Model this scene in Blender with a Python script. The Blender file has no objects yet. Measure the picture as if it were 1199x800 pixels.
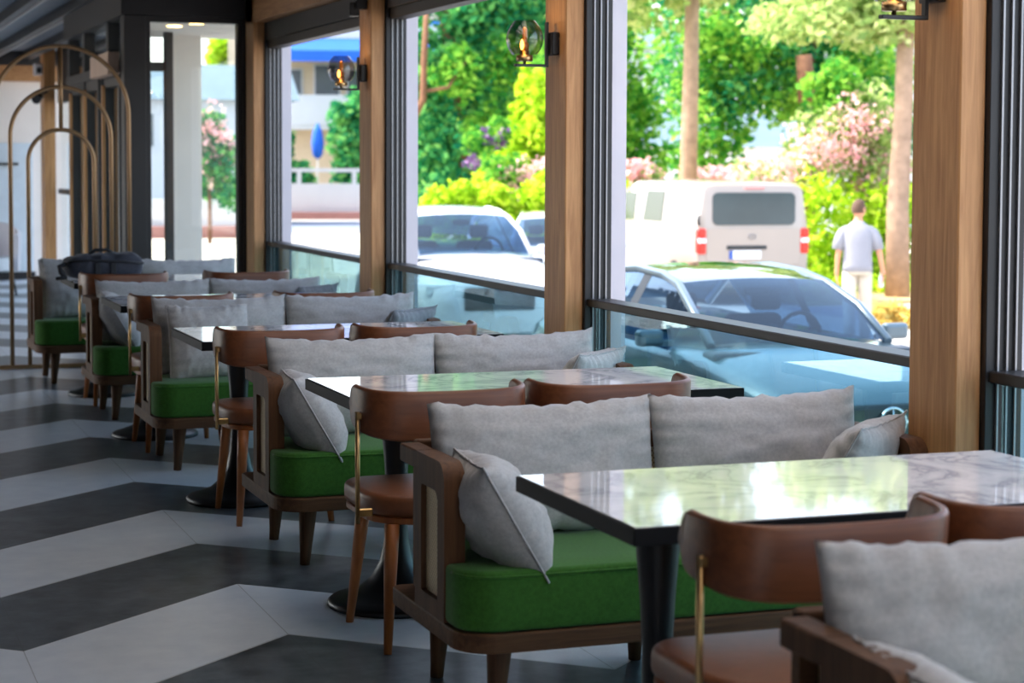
import bpy, bmesh, math, random
from mathutils import Vector, Matrix, noise
sc = bpy.context.scene
PI = math.pi
rnd = random.Random(7)

# ---------------------------------------------------------------- camera, sky, sun, exposure
def make_camera():
    f_px, yaw, pitch, roll, py, h = 2287.6, .345426, .057879, .00391115, 321.64, 1.5126
    cy, sy, cp, sp = math.cos(yaw), math.sin(yaw), math.cos(pitch), math.sin(pitch)
    fwd = Vector((sy*cp, cy*cp, -sp)); right = Vector((cy, -sy, 0)); up = right.cross(fwd)
    cr, sr = math.cos(roll), math.sin(roll)
    r2 = right*cr + up*sr; u2 = up*cr - right*sr
    cd = bpy.data.cameras.new('camera'); co = bpy.data.objects.new('camera', cd)
    m = Matrix((r2, u2, -fwd)).transposed().to_4x4(); m.translation = (0, 0, h)
    co.matrix_world = m
    cd.sensor_fit = 'HORIZONTAL'; cd.sensor_width = 36; cd.lens = f_px/1199*36
    cd.shift_y = -(400-py)/1199
    cd.clip_start = .05; cd.clip_end = 600
    cd.dof.use_dof = True; cd.dof.focus_distance = 6.9; cd.dof.aperture_fstop = 4.0
    sc.collection.objects.link(co); sc.camera = co
make_camera()
SUN_EL, SUN_AZ = math.radians(52), Vector((-1, .42))      # direction towards the sun, horizontally
w = bpy.data.worlds.new('sky'); sc.world = w; w.use_nodes = True
nt = w.node_tree; bg = nt.nodes['Background']
sky = nt.nodes.new('ShaderNodeTexSky'); sky.sky_type = 'NISHITA'; sky.sun_disc = False
sky.sun_elevation = SUN_EL; sky.sun_rotation = math.atan2(SUN_AZ.x, SUN_AZ.y)
sky.air_density = 1.0; sky.dust_density = 2.5; sky.ozone_density = 1.0
hs = nt.nodes.new('ShaderNodeHueSaturation'); hs.inputs['Saturation'].default_value = .7
nt.links.new(sky.outputs[0], hs.inputs['Color']); nt.links.new(hs.outputs[0], bg.inputs[0]); bg.inputs[1].default_value = .40
sd = bpy.data.lights.new('sun', 'SUN'); sd.energy = 3.8; sd.angle = .01; sd.color = (1, .95, .86)
so = bpy.data.objects.new('sun', sd); sc.collection.objects.link(so)
d = SUN_AZ.normalized()*math.cos(SUN_EL)
so.rotation_euler = (-Vector((d.x, d.y, math.sin(SUN_EL)))).to_track_quat('-Z', 'Y').to_euler()
so.location = (-10, 5, 15)
vs = sc.view_settings
sc.display_settings.display_device = 'sRGB'
vs.view_transform = 'Standard'; vs.look = 'None'; vs.gamma = 1; vs.use_curve_mapping = False
vs.exposure = 1.1
sc.cycles.max_bounces = 10; sc.cycles.diffuse_bounces = 5; sc.cycles.transparent_max_bounces = 24
sc.cycles.sample_clamp_indirect = 6; sc.cycles.caustics_reflective = False; sc.cycles.caustics_refractive = False

# ---------------------------------------------------------------- mesh helpers
def newbm(): return bmesh.new()
def merge(bm, t, mat=None):
    vm = {}
    for v in t.verts: vm[v] = bm.verts.new(mat @ v.co if mat is not None else v.co)
    for f in t.faces:
        try: nf = bm.faces.new([vm[v] for v in f.verts])
        except ValueError: continue
        nf.smooth = f.smooth; nf.material_index = f.material_index
    t.free()
def box(bm, x0, x1, y0, y1, z0, z1, bev=0, seg=2, mat=None):
    t = bmesh.new()
    v = [t.verts.new((x, y, z)) for x in (x0, x1) for y in (y0, y1) for z in (z0, z1)]
    for q in ((0,1,3,2),(4,6,7,5),(0,4,5,1),(2,3,7,6),(0,2,6,4),(1,5,7,3)): t.faces.new([v[i] for i in q])
    bmesh.ops.recalc_face_normals(t, faces=t.faces)
    if bev > 0: bmesh.ops.bevel(t, geom=list(t.edges), offset=bev, segments=seg, profile=.5, affect='EDGES')
    merge(bm, t, mat); return bm
def frame_of(dv):
    dv = dv.normalized(); a = Vector((0,0,1)) if abs(dv.z) < .9 else Vector((1,0,0))
    u = dv.cross(a).normalized(); return u, dv.cross(u).normalized()
def tube(bm, pts, r, n=10, closed=False, caps=True, flat=None):
    pts = [Vector(p) for p in pts]; rings = []; N = len(pts)
    for i, p in enumerate(pts):
        a = pts[i-1] if (i > 0 or closed) else p; b = pts[(i+1) % N] if (i < N-1 or closed) else p
        u, v = frame_of(b-a); rr = r[i] if isinstance(r, (list, tuple)) else r
        if i and rings:
            # keep the frame continuous
            u = (pu - (b-a).normalized()*pu.dot((b-a).normalized())).normalized(); v = (b-a).normalized().cross(u)
        pu = u
        ru, rv = (rr, rr) if flat is None else (rr*flat[0], rr*flat[1])
        rings.append([bm.verts.new(p + u*(ru*math.cos(2*PI*k/n)) + v*(rv*math.sin(2*PI*k/n))) for k in range(n)])
    for i in range(N if closed else N-1):
        A, B = rings[i], rings[(i+1) % N]
        for k in range(n):
            f = bm.faces.new((A[k], A[(k+1) % n], B[(k+1) % n], B[k])); f.smooth = True
    if caps and not closed:
        bm.faces.new(rings[0][::-1]); bm.faces.new(rings[-1])
    return bm
def lathe(bm, prof, c=(0,0,0), n=28, caps=True):
    rings = [[bm.verts.new((c[0]+r*math.cos(2*PI*k/n), c[1]+r*math.sin(2*PI*k/n), c[2]+z)) for k in range(n)] for r, z in prof]
    for A, B in zip(rings, rings[1:]):
        for k in range(n):
            f = bm.faces.new((A[k], A[(k+1) % n], B[(k+1) % n], B[k])); f.smooth = True
    if caps: bm.faces.new(rings[0][::-1]); bm.faces.new(rings[-1])
    return bm
def prism(bm, poly, z0, z1, bev=0, seg=3, axis='Z', mat=None):
    t = bmesh.new()
    def P(a, b, c): return {'Z': (a, b, c), 'X': (c, a, b), 'Y': (a, c, b)}[axis]
    A = [t.verts.new(P(x, y, z0)) for x, y in poly]; B = [t.verts.new(P(x, y, z1)) for x, y in poly]
    t.faces.new(A[::-1]); t.faces.new(B); N = len(poly)
    for i in range(N): t.faces.new((A[i], A[(i+1) % N], B[(i+1) % N], B[i]))
    bmesh.ops.recalc_face_normals(t, faces=t.faces)
    if bev > 0:
        es = [e for e in t.edges if len(e.link_faces) == 2 and any(len(f.verts) == N for f in e.link_faces)]
        bmesh.ops.bevel(t, geom=es, offset=bev, segments=seg, profile=.5, affect='EDGES')
    merge(bm, t, mat); return bm
def rrect(x0, x1, y0, y1, r, n=6, rs=None):
    rs = rs or (r, r, r, r); out = []
    for (cx, cy, a, q) in ((x0+rs[0], y0+rs[0], PI, rs[0]), (x1-rs[1], y0+rs[1], 1.5*PI, rs[1]), (x1-rs[2], y1-rs[2], 0, rs[2]), (x0+rs[3], y1-rs[3], .5*PI, rs[3])):
        if q < 1e-4: out += [(cx, cy)]*1; continue
        for i in range(n+1):
            t = a + .5*PI*i/n; out.append((cx+q*math.cos(t), cy+q*math.sin(t)))
    return out
def obj(name, bm, m, parent=None, smooth=None):
    me = bpy.data.meshes.new(name)
    if smooth is not None:
        for f in bm.faces: f.smooth = True
    bmesh.ops.recalc_face_normals(bm, faces=bm.faces)
    bm.to_mesh(me); bm.free()
    for mm in (m if isinstance(m, (list, tuple)) else (m,)): me.materials.append(mm)
    if smooth: me.set_sharp_from_angle(angle=math.radians(smooth))
    o = bpy.data.objects.new(name, me); sc.collection.objects.link(o)
    if parent: o.parent = parent
    return o
def meshobj(name, verts, faces, m, parent=None, smooth=False):
    me = bpy.data.meshes.new(name); me.from_pydata(verts, [], faces); me.update()
    me.materials.append(m)
    if smooth: me.polygons.foreach_set('use_smooth', [True]*len(me.polygons))
    o = bpy.data.objects.new(name, me); sc.collection.objects.link(o)
    if parent: o.parent = parent
    return o
def tag(o, label, cat, group=None):
    o['label'] = label; o['category'] = cat
    if group: o['group'] = group
    return o
def thing(name, label, cat, loc=(0,0,0), rz=0, group=None):
    o = bpy.data.objects.new(name, None); sc.collection.objects.link(o)
    o.empty_display_size = .1; o.location = loc; o.rotation_euler = (0, 0, rz)
    return tag(o, label, cat, group)
def struct(name, bm, m, parent=None, smooth=None):
    o = obj(name, bm, m, parent, smooth)
    if not parent: o['kind'] = 'structure'
    return o
def copy_tree(o, parent=None):
    c = o.copy(); sc.collection.objects.link(c); c.parent = parent
    for ch in list(o.children): copy_tree(ch, c)
    return c
def dup(root, label, loc=None, rz=None, rot=None):
    r = copy_tree(root); r['label'] = label
    if loc is not None: r.location = loc
    if rz is not None: r.rotation_euler = (0, 0, rz)
    if rot is not None: r.rotation_euler = rot
    return r

# ---------------------------------------------------------------- materials
def L(h):  # sRGB 0..255 -> linear
    return tuple(((c/255/12.92) if c/255 <= .04045 else ((c/255+.055)/1.055)**2.4) for c in h) + (1,)
class N:
    def __init__(s, name):
        s.m = bpy.data.materials.new(name); s.m.use_nodes = True; s.t = s.m.node_tree
        s.b = s.t.nodes['Principled BSDF']; s.out = s.t.nodes['Material Output']
    def n(s, kind, **k):
        x = s.t.nodes.new('ShaderNode'+kind)
        for a, v in k.items(): setattr(x, a, v)
        return x
    def l(s, a, b): s.t.links.new(a, b)
    def coord(s, scale=(1,1,1), kind='Object'):
        c = s.n('TexCoord'); mp = s.n('Mapping'); s.l(c.outputs[kind], mp.inputs[0]); mp.inputs['Scale'].default_value = scale
        return mp.outputs[0]
    def noise(s, vec, scale, detail=4, rough=.6, dist=0):
        x = s.n('TexNoise'); x.inputs['Scale'].default_value = scale; x.inputs['Detail'].default_value = detail
        x.inputs['Roughness'].default_value = rough; x.inputs['Distortion'].default_value = dist
        if vec is not None: s.l(vec, x.inputs['Vector'])
        return x.outputs['Fac']
    def ramp(s, fac, stops):
        r = s.n('ValToRGB'); s.l(fac, r.inputs[0]); e = r.color_ramp.elements
        while len(e) < len(stops): e.new(.5)
        for i, (p, c) in enumerate(stops): e[i].position = p; e[i].color = c
        return r.outputs[0]
    def mathn(s, op, a, b=None, c=None):
        x = s.n('Math', operation=op)
        for i, v in enumerate((a, b, c)):
            if v is None: continue
            if isinstance(v, (int, float)): x.inputs[i].default_value = v
            else: s.l(v, x.inputs[i])
        return x.outputs[0]
    def mix(s, fac, a, b, mode='MIX'):
        x = s.n('MixRGB', blend_type=mode)
        for i, v in enumerate((fac, a, b)):
            if isinstance(v, (int, float, tuple)): x.inputs[i].default_value = v
            else: s.l(v, x.inputs[i])
        return x.outputs[0]
    def bump(s, h, st, dist=.01):
        b = s.n('Bump'); b.inputs['Strength'].default_value = st; b.inputs['Distance'].default_value = dist
        s.l(h, b.inputs['Height']); s.l(b.outputs[0], s.b.inputs['Normal']); return b
    def set(s, **k):
        for a, v in k.items(): s.b.inputs[a.replace('_', ' ')].default_value = v
        return s
def plain(name, rgb, rough=.6, metal=0, var=.06, scale=6, spec=.5, bump=0):
    s = N(name); v = s.coord(); c = L(rgb)
    f = s.noise(v, scale)
    lo = tuple(max(0, x*(1-var)) for x in c[:3])+(1,); hi = tuple(min(1, x*(1+var)) for x in c[:3])+(1,)
    s.l(s.ramp(f, [(.3, lo), (.7, hi)]), s.b.inputs['Base Color'])
    s.set(Roughness=rough, Metallic=metal); s.b.inputs['Specular IOR Level'].default_value = spec
    if bump: s.bump(s.noise(v, scale*14, 3), bump, .002)
    return s.m
def wood(name, dark, light, axis=2, rough=.42, scale=1.0, spec=.5):
    s = N(name); sx = [26*scale]*3; sx[axis] = 1.6*scale
    v = s.coord(tuple(sx)); f = s.noise(v, 1.6, 6, .62, .6)
    f2 = s.noise(s.coord(tuple(4 if i != axis else .5 for i in range(3))), 1.2, 2)
    f = s.mathn('ADD', s.mathn('MULTIPLY', f, .75), s.mathn('MULTIPLY', f2, .25))
    s.l(s.ramp(f, [(.32, L(dark)), (.66, L(light))]), s.b.inputs['Base Color'])
    s.set(Roughness=rough); s.b.inputs['Specular IOR Level'].default_value = spec; s.bump(f, .12, .003); return s.m
def fabric(name, c0, c1, weave=700, rough=.92, sheen=.25, bump=.35):
    s = N(name); v = s.coord(); f = s.noise(v, 90, 4, .7); g = s.noise(v, 3, 2)
    s.l(s.ramp(s.mathn('ADD', s.mathn('MULTIPLY', f, .7), s.mathn('MULTIPLY', g, .3)), [(.3, L(c0)), (.7, L(c1))]), s.b.inputs['Base Color'])
    s.set(Roughness=rough); s.b.inputs['Sheen Weight'].default_value = sheen; s.b.inputs['Specular IOR Level'].default_value = .15
    wv = s.noise(s.coord((1, 1, 1)), weave, 2); s.bump(wv, bump, .0015); return s.m
def glass(name, tint, ior=1.5, rough=0.0, mult=1.0, gl=(1,1,1,1)):
    s = N(name); s.t.nodes.remove(s.b)
    tr = s.n('BsdfTransparent'); tr.inputs[0].default_value = tint
    g = s.n('BsdfGlossy'); g.inputs['Roughness'].default_value = rough; g.inputs[0].default_value = gl
    lw = s.n('LayerWeight'); lw.inputs[0].default_value = .5; f0 = ((ior-1)/(ior+1))**2
    fr = s.mathn('ADD', s.mathn('MULTIPLY', s.mathn('POWER', lw.outputs['Facing'], 5.0), 1-f0), f0)
    f = s.mathn('MINIMUM', s.mathn('MULTIPLY', fr, mult), 1.0)
    mx = s.n('MixShader'); s.l(f, mx.inputs[0]); s.l(tr.outputs[0], mx.inputs[1]); s.l(g.outputs[0], mx.inputs[2])
    s.l(mx.outputs[0], s.out.inputs[0]); return s.m
def leaf(name, cols, trans=.45):
    s = N(name); g = s.n('NewGeometry'); s.t.nodes.remove(s.b)
    big = s.noise(s.coord(), .55, 2)
    f = s.mathn('ADD', s.mathn('MULTIPLY', g.outputs['Random Per Island'], .6), s.mathn('MULTIPLY', big, .4))
    n = len(cols); c = s.ramp(f, [(.15+.7*i/(n-1), L(q)) for i, q in enumerate(cols)])
    df = s.n('BsdfDiffuse'); tl = s.n('BsdfTranslucent'); s.l(c, df.inputs[0]); s.l(c, tl.inputs[0])
    mx = s.n('MixShader'); mx.inputs[0].default_value = trans; s.l(df.outputs[0], mx.inputs[1]); s.l(tl.outputs[0], mx.inputs[2])
    s.l(mx.outputs[0], s.out.inputs[0]); return s.m
def emit(name, rgb, st):
    s = N(name); s.b.inputs['Base Color'].default_value = L(rgb)
    s.b.inputs['Emission Color'].default_value = L(rgb); s.b.inputs['Emission Strength'].default_value = st
    return s.m
def floor_mat():
    s = N('herringbone_floor'); c = s.n('TexCoord'); sp = s.n('SeparateXYZ'); s.l(c.outputs['Object'], sp.inputs[0])
    x, y = sp.outputs[0], sp.outputs[1]
    ph = s.mathn('ABSOLUTE', s.mathn('SUBTRACT', s.mathn('FLOORED_MODULO', s.mathn('ADD', x, -.60), 1.64), .82))
    q = s.mathn('ADD', y, s.mathn('MULTIPLY', ph, .9))
    u = s.mathn('FLOORED_MODULO', s.mathn('SUBTRACT', q, 6.834), 1.57)
    dark = s.mathn('LESS_THAN', u, .78)
    n1 = s.noise(s.coord((1,1,1)), 9, 6, .6); n2 = s.noise(s.coord((1,1,1)), 1.1, 3)
    n = s.mathn('ADD', s.mathn('MULTIPLY', n1, .7), s.mathn('MULTIPLY', n2, .3))
    cl = s.ramp(n, [(.28, L((208,216,226))), (.72, L((232,238,244)))])
    cd = s.ramp(n, [(.36, L((48,55,62))), (.64, L((110,116,122)))])
    col = s.mix(dark, cl, cd)
    # joints: along the bands' edges and across the folds
    e1 = s.mathn('LESS_THAN', s.mathn('ABSOLUTE', s.mathn('SUBTRACT', s.mathn('FLOORED_MODULO', u, .785), .002)), .0022)
    e2 = s.mathn('LESS_THAN', s.mathn('MINIMUM', ph, s.mathn('SUBTRACT', .82, ph)), .0016)
    j = s.mathn('MAXIMUM', e1, e2)
    s.l(s.mix(s.mathn('MULTIPLY', j, .5), col, L((70,70,70))), s.b.inputs['Base Color'])
    s.l(s.mathn('ADD', s.mathn('MULTIPLY', n1, .10), .26), s.b.inputs['Roughness'])
    s.bump(s.mathn('SUBTRACT', s.mathn('MULTIPLY', n1, .3), s.mathn('MULTIPLY', j, .6)), .08, .003); return s.m
def marble_mat():
    s = N('white_marble'); v = s.coord((1, 1, 1))
    a = s.noise(v, 3.2, 7, .6, 1.2)
    vein = s.mathn('ABSOLUTE', s.mathn('SUBTRACT', a, .5))
    c = s.ramp(vein, [(0, L((186,188,196))), (.03, L((220,221,225))), (.1, L((238,238,240)))])
    s.l(c, s.b.inputs['Base Color']); s.set(Roughness=.04); s.b.inputs['Specular IOR Level'].default_value = .6
    return s.m
def cane_mat():
    s = N('woven_cane'); c = s.n('TexCoord'); sp = s.n('SeparateXYZ'); s.l(c.outputs['Object'], sp.inputs[0])
    a = s.mathn('SINE', s.mathn('MULTIPLY', s.mathn('ADD', sp.outputs[1], sp.outputs[0]), 420)); b = s.mathn('SINE', s.mathn('MULTIPLY', sp.outputs[2], 420))
    m = s.mathn('MULTIPLY', a, b)
    col = s.ramp(s.mathn('ADD', s.mathn('MULTIPLY', m, .5), .5), [(.2, L((150,120,78))), (.5, L((236,216,176)))])
    s.l(col, s.b.inputs['Base Color']); s.set(Roughness=.6); s.bump(m, .5, .002); return s.m
def paint(name, rgb, rough=.25, coat=.8, metal=0.0):
    s = N(name); v = s.coord(); c = L(rgb)
    s.l(s.ramp(s.noise(v, 2), [(.3, tuple(x*.97 for x in c[:3])+(1,)), (.7, c)]), s.b.inputs['Base Color'])
    s.set(Roughness=rough, Metallic=metal); s.b.inputs['Coat Weight'].default_value = coat; s.b.inputs['Coat Roughness'].default_value = .03
    return s.m
def added_canvas_mat():
    s = N('added_light_canvas'); s.t.nodes.remove(s.b); df = s.n('BsdfDiffuse'); tl = s.n('BsdfTranslucent')
    df.inputs[0].default_value = (.55,.53,.5,1); tl.inputs[0].default_value = (.54,.475,.40,1)
    mx = s.n('AddShader'); s.l(df.outputs[0], mx.inputs[0]); s.l(tl.outputs[0], mx.inputs[1]); s.l(mx.outputs[0], s.out.inputs[0]); return s.m
M = dict(
    canvas=added_canvas_mat(),  # for the roof strip added to pass daylight
    floor=floor_mat(), marble=marble_mat(), cane=cane_mat(),
    walnut=wood('walnut_wood', (62,40,26), (106,72,48), 2, .6, 1, .2), walnut_x=wood('walnut_wood_long', (66,43,28), (110,76,51), 0, .6, 1, .2),
    walnut_y=wood('walnut_wood_deep', (62,42,30), (104,74,54), 1),
    legwood=wood('chair_leg_wood', (140,78,36), (182,110,58)), shell=wood('bentwood_veneer', (88,46,25), (126,74,44), 0, .42, .7),
    oak=wood('column_oak', (156,104,58), (210,158,104), 2, .5), oak_y=wood('lintel_oak', (146,98,58), (194,146,98), 1, .5),
    leather=plain('brown_leather', (128,76,46), .42, 0, .12, 30, .5, .3),
    linen=fabric('grey_linen', (158,156,156), (190,188,187)), linen_d=fabric('charcoal_linen', (112,112,118), (140,140,146)),
    green=fabric('green_upholstery', (50,92,32), (68,120,46), 900, .85, .12, .2),
    black=plain('black_metal', (14,15,18), .38, 0, .1), edge=plain('black_table_edge', (11,12,15), .6, 0, .06, 6, .2),
    brass=plain('brass', (204,168,116), .3, 1.0, .05), bronze=plain('bronze_bar', (160,128,94), .38, .55, .05),
    frame=plain('dark_bronze_frame', (46,46,48), .45, .3, .06), frameb=plain('brown_black_frame', (44,38,33), .5, .1, .06),
    silver=plain('aluminium_track', (150,150,154), .4, .8, .05), render=plain('pale_render', (222,218,226), .9, 0, .03, 3),
    white=plain('white_plaster', (236,228,220), .85, 0, .04, 2), slate=plain('slate_ceiling_panel', (104,114,126), .6, 0, .1, 3),
    pane=glass('clear_glass', (.92,.96,.96,1)), teal=glass('double_teal_glass', (.66,.86,.90,1), 1.55, 0, 2.0, (.86,.97,1,1)),
    smoke=glass('smoked_glass', (.60,.58,.60,1), 1.5, 0, 1.8), bulbglass=glass('bulb_glass', (1,.86,.6,1)),
    glow=emit('lamp_filament', (255,176,72), 6), downlight=emit('downlight_lens', (255,206,120), 6),
    asphalt=plain('asphalt', (176,170,162), .95, 0, .08, 1.2), pave=plain('pale_pavement', (204,192,174), .95, 0, .05, .7),
    road=plain('grey_road', (116,124,140), .95, 0, .05, .5), kerb=plain('red_kerb', (156,110,104), .9, 0, .1, 2), soil=plain('dry_soil', (186,160,112), 1, 0, .15, 3),
    bwall=plain('house_wall', (196,196,198), .9, 0, .04, 1), bbeige=plain('house_wall_beige', (204,184,158), .9, 0, .05, 1), bdark=plain('dark_window', (70,78,88), .2, 0, .2, 1),
    awning=plain('blue_canvas', (24,92,196), .8, 0, .06, 2), roofd=plain('slate_roof', (92,112,122), .8, 0, .1, 2),
    bark=plain('pine_bark', (170,140,116), .95, 0, .25, 5, .2, .6), bark_d=plain('dark_bark', (120,86,66), .95, 0, .25, 5, .2, .6),
    lf_dark=leaf('leaf_deep_green', [(26,104,78), (48,140,88), (98,176,98), (150,206,112)]),
    lf_mid=leaf('leaf_mid_green', [(38,112,52), (84,160,60), (138,194,72), (176,214,92)]),
    lf_lime=leaf('leaf_lime', [(110,160,30), (164,204,40), (200,226,60), (222,236,104)]),
    lf_pine=leaf('leaf_pine', [(118,150,86), (160,186,104), (196,208,130), (214,218,156)]),
    lf_olea=leaf('leaf_oleander', [(120,160,84), (176,200,116), (220,224,164)]), bloom=leaf('pink_blossom', [(236,168,176), (246,196,198), (250,218,212)], .3),
    lf_purple=leaf('purple_blossom', [(104,76,128), (140,108,156), (176,144,180)], .3), lf_dry=leaf('dry_grass', [(204,172,84), (230,204,120), (222,214,140)]),
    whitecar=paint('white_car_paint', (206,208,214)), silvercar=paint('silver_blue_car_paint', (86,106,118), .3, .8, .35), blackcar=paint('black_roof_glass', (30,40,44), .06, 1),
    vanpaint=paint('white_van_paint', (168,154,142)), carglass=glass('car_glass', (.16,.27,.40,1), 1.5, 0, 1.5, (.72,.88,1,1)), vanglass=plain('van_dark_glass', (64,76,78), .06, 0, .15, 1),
    tyre=plain('tyre_rubber', (28,28,30), .8), rim=plain('alloy_rim', (170,172,176), .3, .9), redlamp=plain('red_lamp', (226,52,40), .2), clearlamp=plain('clear_lamp', (236,238,240), .1),
    trim=plain('black_trim', (30,34,38), .4), chrome=plain('chrome', (210,214,218), .12, 1), seat=plain('car_seat', (52,62,74), .8),
    skin=plain('skin', (214,150,116), .6), hair=plain('brown_hair', (86,62,46), .8, 0, .3, 60), shirt=fabric('white_shirt', (142,142,150), (160,160,168), 300, .9, .1, .1),
    trouser=fabric('khaki_cotton', (196,184,166), (212,202,186), 300, .9, .1, .1), bag=fabric('black_bag_cloth', (44,46,54), (66,68,78), 400, .7, .1, .2), bagd=plain('bag_strap', (26,27,32), .7),
)

# ---------------------------------------------------------------- the setting
G0 = -.72
def setting():
    bm = newbm(); box(bm, -5.0, 3.40, -3.0, 14.6, -.3, 0); box(bm, -5.0, 2.3, 14.6, 26, -.3, 0); box(bm, 2.3, 2.95, 18.0, 26, -.3, 0)
    struct('floor', bm, M['floor'])
    bm = newbm(); box(bm, -5.2, 3.5, 8.0, 26.2, 2.88, 3.3); box(bm, -5.2, 1.6, -3.2, 8.0, 2.88, 3.3); box(bm, 3.0, 3.5, -3.2, 8.0, 2.88, 3.3); struct('ceiling', bm, M['slate'])
    bm = newbm(); bm.faces.new([bm.verts.new(p) for p in ((1.58, -3.2, 2.95), (3.02, -3.2, 2.95), (3.02, 8.02, 2.95), (1.58, 8.02, 2.95))])
    struct('trim_70', bm, M['canvas'])                     # unseen canvas roof strip, added to let daylight down on the tables
    bm = newbm()                                           # left side: solid wall, unseen far bays opened to brighten the far end
    box(bm, -5.2, -5.0, -3, 26, -.3, .25); box(bm, -5.2, -5.0, -3, 26, 2.62, 2.88)
    box(bm, -5.2, -5.0, -3, 14.5, .25, 2.62)
    for y in (18.7, 22.8): box(bm, -5.2, -5.0, y, y+.3, .25, 2.62)
    struct('wall_left', bm, M['walnut_y'])
    bm = newbm(); box(bm, -5.2, -1.5, -3.25, -3.05, -.3, 2.88); box(bm, .9, 3.4, -3.25, -3.05, -.3, 2.88); box(bm, -1.5, .9, -3.25, -3.05, 2.2, 2.88)
    struct('wall_front', bm, M['walnut_y'])                # unseen wall with the way in, added to cut light from behind the camera
    # pergola beams on the ceiling: dark box with an aluminium lip
    k = 0
    for x in [1.78+.43*i for i in range(-6, 4)]:
        bm = newbm(); box(bm, x-.07, x, -2.9, 25.4, 2.79, 2.88)
        o = struct('trim_%d' % (20+k), bm, M['frame']); bm = newbm(); box(bm, x, x+.022, -2.9, 25.4, 2.775, 2.82); obj('lip', bm, M['silver'], o); k += 1
    # oak columns on the window side
    COL = [(-1.40, 0), (1.73, 0), (4.838, 0), (7.934, 0), (11.06, 0), (14.27, 0)]
    for i, (y, _) in enumerate(COL):
        bm = newbm(); box(bm, 3.10, 3.185, y, y+.255, 0, 2.88, .004, 1)
        struct('trim_%d' % (1+i), bm, M['oak'])
    for i in range(len(COL)-1):
        y0, y1 = COL[i][0]+.255, COL[i+1][0]
        n = i+1
        bm = newbm()                                       # outer frame: jambs, head, bottom
        box(bm, 3.186, 3.31, y1-.022, y1+.12, 0, 2.53, .002, 1)
        box(bm, 3.186, 3.31, y0-.13, y0+.04, 0, 2.53, .002, 1)
        box(bm, 3.19, 3.30, y0+.04, y1-.022, 2.40, 2.53, .004, 1)
        box(bm, 3.19, 3.32, y0+.04, y1-.022, 0, .09, .004, 1)
        wf = struct('window_%d' % n, bm, M['frame'])
        for x in (3.222, 3.252, 3.282):                    # vertical aluminium tracks on the far jamb
            bm = newbm(); box(bm, x-.003, x+.003, y1-.032, y1-.021, .09, 2.40); obj('track', bm, M['silver'], wf)
        bm = newbm(); box(bm, 3.205, 3.305, y0+.04, y1-.033, 2.34, 2.40, .003, 1); obj('upper_rail', bm, M['frameb'], wf)
        bm = newbm(); box(bm, 3.195, 3.305, y0+.041, y1-.023, .880, .914, .004, 1); obj('sill_rail', bm, M['frame'], wf)
        bm = newbm(); box(bm, 3.235, 3.243, y0+.041, y1-.033, .09, .882); obj('glass', bm, M['teal'], wf)
        # pale rendered pier outside
        bm = newbm(); box(bm, 3.312, 3.385, y1-.005, y1+.26, -.72, 2.9); struct('trim_%d' % (40+n), bm, M['render'])
    bm = newbm(); box(bm, 3.10, 3.31, -3.0, 14.52, 2.531, 2.88); struct('wall_right', bm, M['oak_y'])
    # sliding-door vestibule at the far end
    bm = newbm()
    box(bm, 2.20, 2.36, 14.56, 14.74, 0, 2.58, .004, 1)            # corner post
    box(bm, 3.085, 3.19, 14.56, 14.70, 0, 2.58, .004, 1)
    box(bm, 2.36, 3.085, 14.58, 14.68, 2.535, 2.58); box(bm, 2.36, 3.085, 14.58, 14.68, 0, .08)
    box(bm, 2.36, 2.395, 14.58, 14.68, .08, 2.535); box(bm, 3.05, 3.085, 14.58, 14.68, .08, 2.535)
    wv = struct('window_7', bm, M['frame'])
    bm = newbm(); box(bm, 2.395, 3.05, 14.62, 14.632, .08, 2.535); obj('glass', bm, M['pane'], wv)
    bm = newbm(); box(bm, 2.18, 3.19, 14.55, 14.75, 2.581, 2.88); box(bm, 2.18, 2.34, 14.75, 18.0, 2.581, 2.88); struct('trim_12', bm, M['frame'])
    # door side facing the room, along X = 2.22
    bm = newbm(); box(bm, 2.2, 2.32, 14.75, 18.0, 2.17, 2.25)
    for y in (15.5, 16.9, 17.9): box(bm, 2.21, 2.31, y-.06, y+.06, 2.25, 2.58)
    dv = struct('door_1', bm, M['frame'])
    bm = newbm(); box(bm, 2.255, 2.265, 14.75, 18.0, 2.25, 2.58); obj('clerestory_glass', bm, M['pane'], dv)
    for y0, y1 in ((14.95, 15.75), (16.1, 16.85), (16.95, 17.8)):
        bm = newbm()
        box(bm, 2.22, 2.30, y0, y0+.06, 0, 2.17); box(bm, 2.22, 2.30, y1-.06, y1, 0, 2.17)
        box(bm, 2.22, 2.30, y0+.06, y1-.06, 0, .12); box(bm, 2.22, 2.30, y0+.06, y1-.06, 2.08, 2.17)
        o = obj('door_leaf', bm, M['frame'], dv)
        bm = newbm(); box(bm, 2.255, 2.265, y0+.06, y1-.06, .12, 2.08); obj('glass', bm, M['pane'], o)
        bm = newbm(); box(bm, 2.195, 2.219, y1-.06, y1-.01, .1, 2.1); obj('oak_edge', bm, M['oak'], o)
    # far wall parts
    bm = newbm(); box(bm, -5, 3.2, 25.5, 25.8, 0, 2.5); ew = struct('wall_back', bm, M['white'])
    bm = newbm(); box(bm, -5, 3.2, 25.42, 25.5, 2.5, 2.70); struct('trim_13', bm, M['oak_y'])
    bm = newbm(); box(bm, -5, 3.2, 25.40, 25.5, 2.70, 2.88); struct('trim_14', bm, M['frame'])
    bm = newbm(); box(bm, 1.2, 2.68, 25.44, 25.499, .09, 1.72); o = struct('door_2', bm, plain('frosted_panel', (206,220,230), .4))
    bm = newbm(); box(bm, 1.6, 2.5, 25.40, 25.44, 1.44, 1.47); obj('handle_bar', bm, M['frame'], o)
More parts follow.
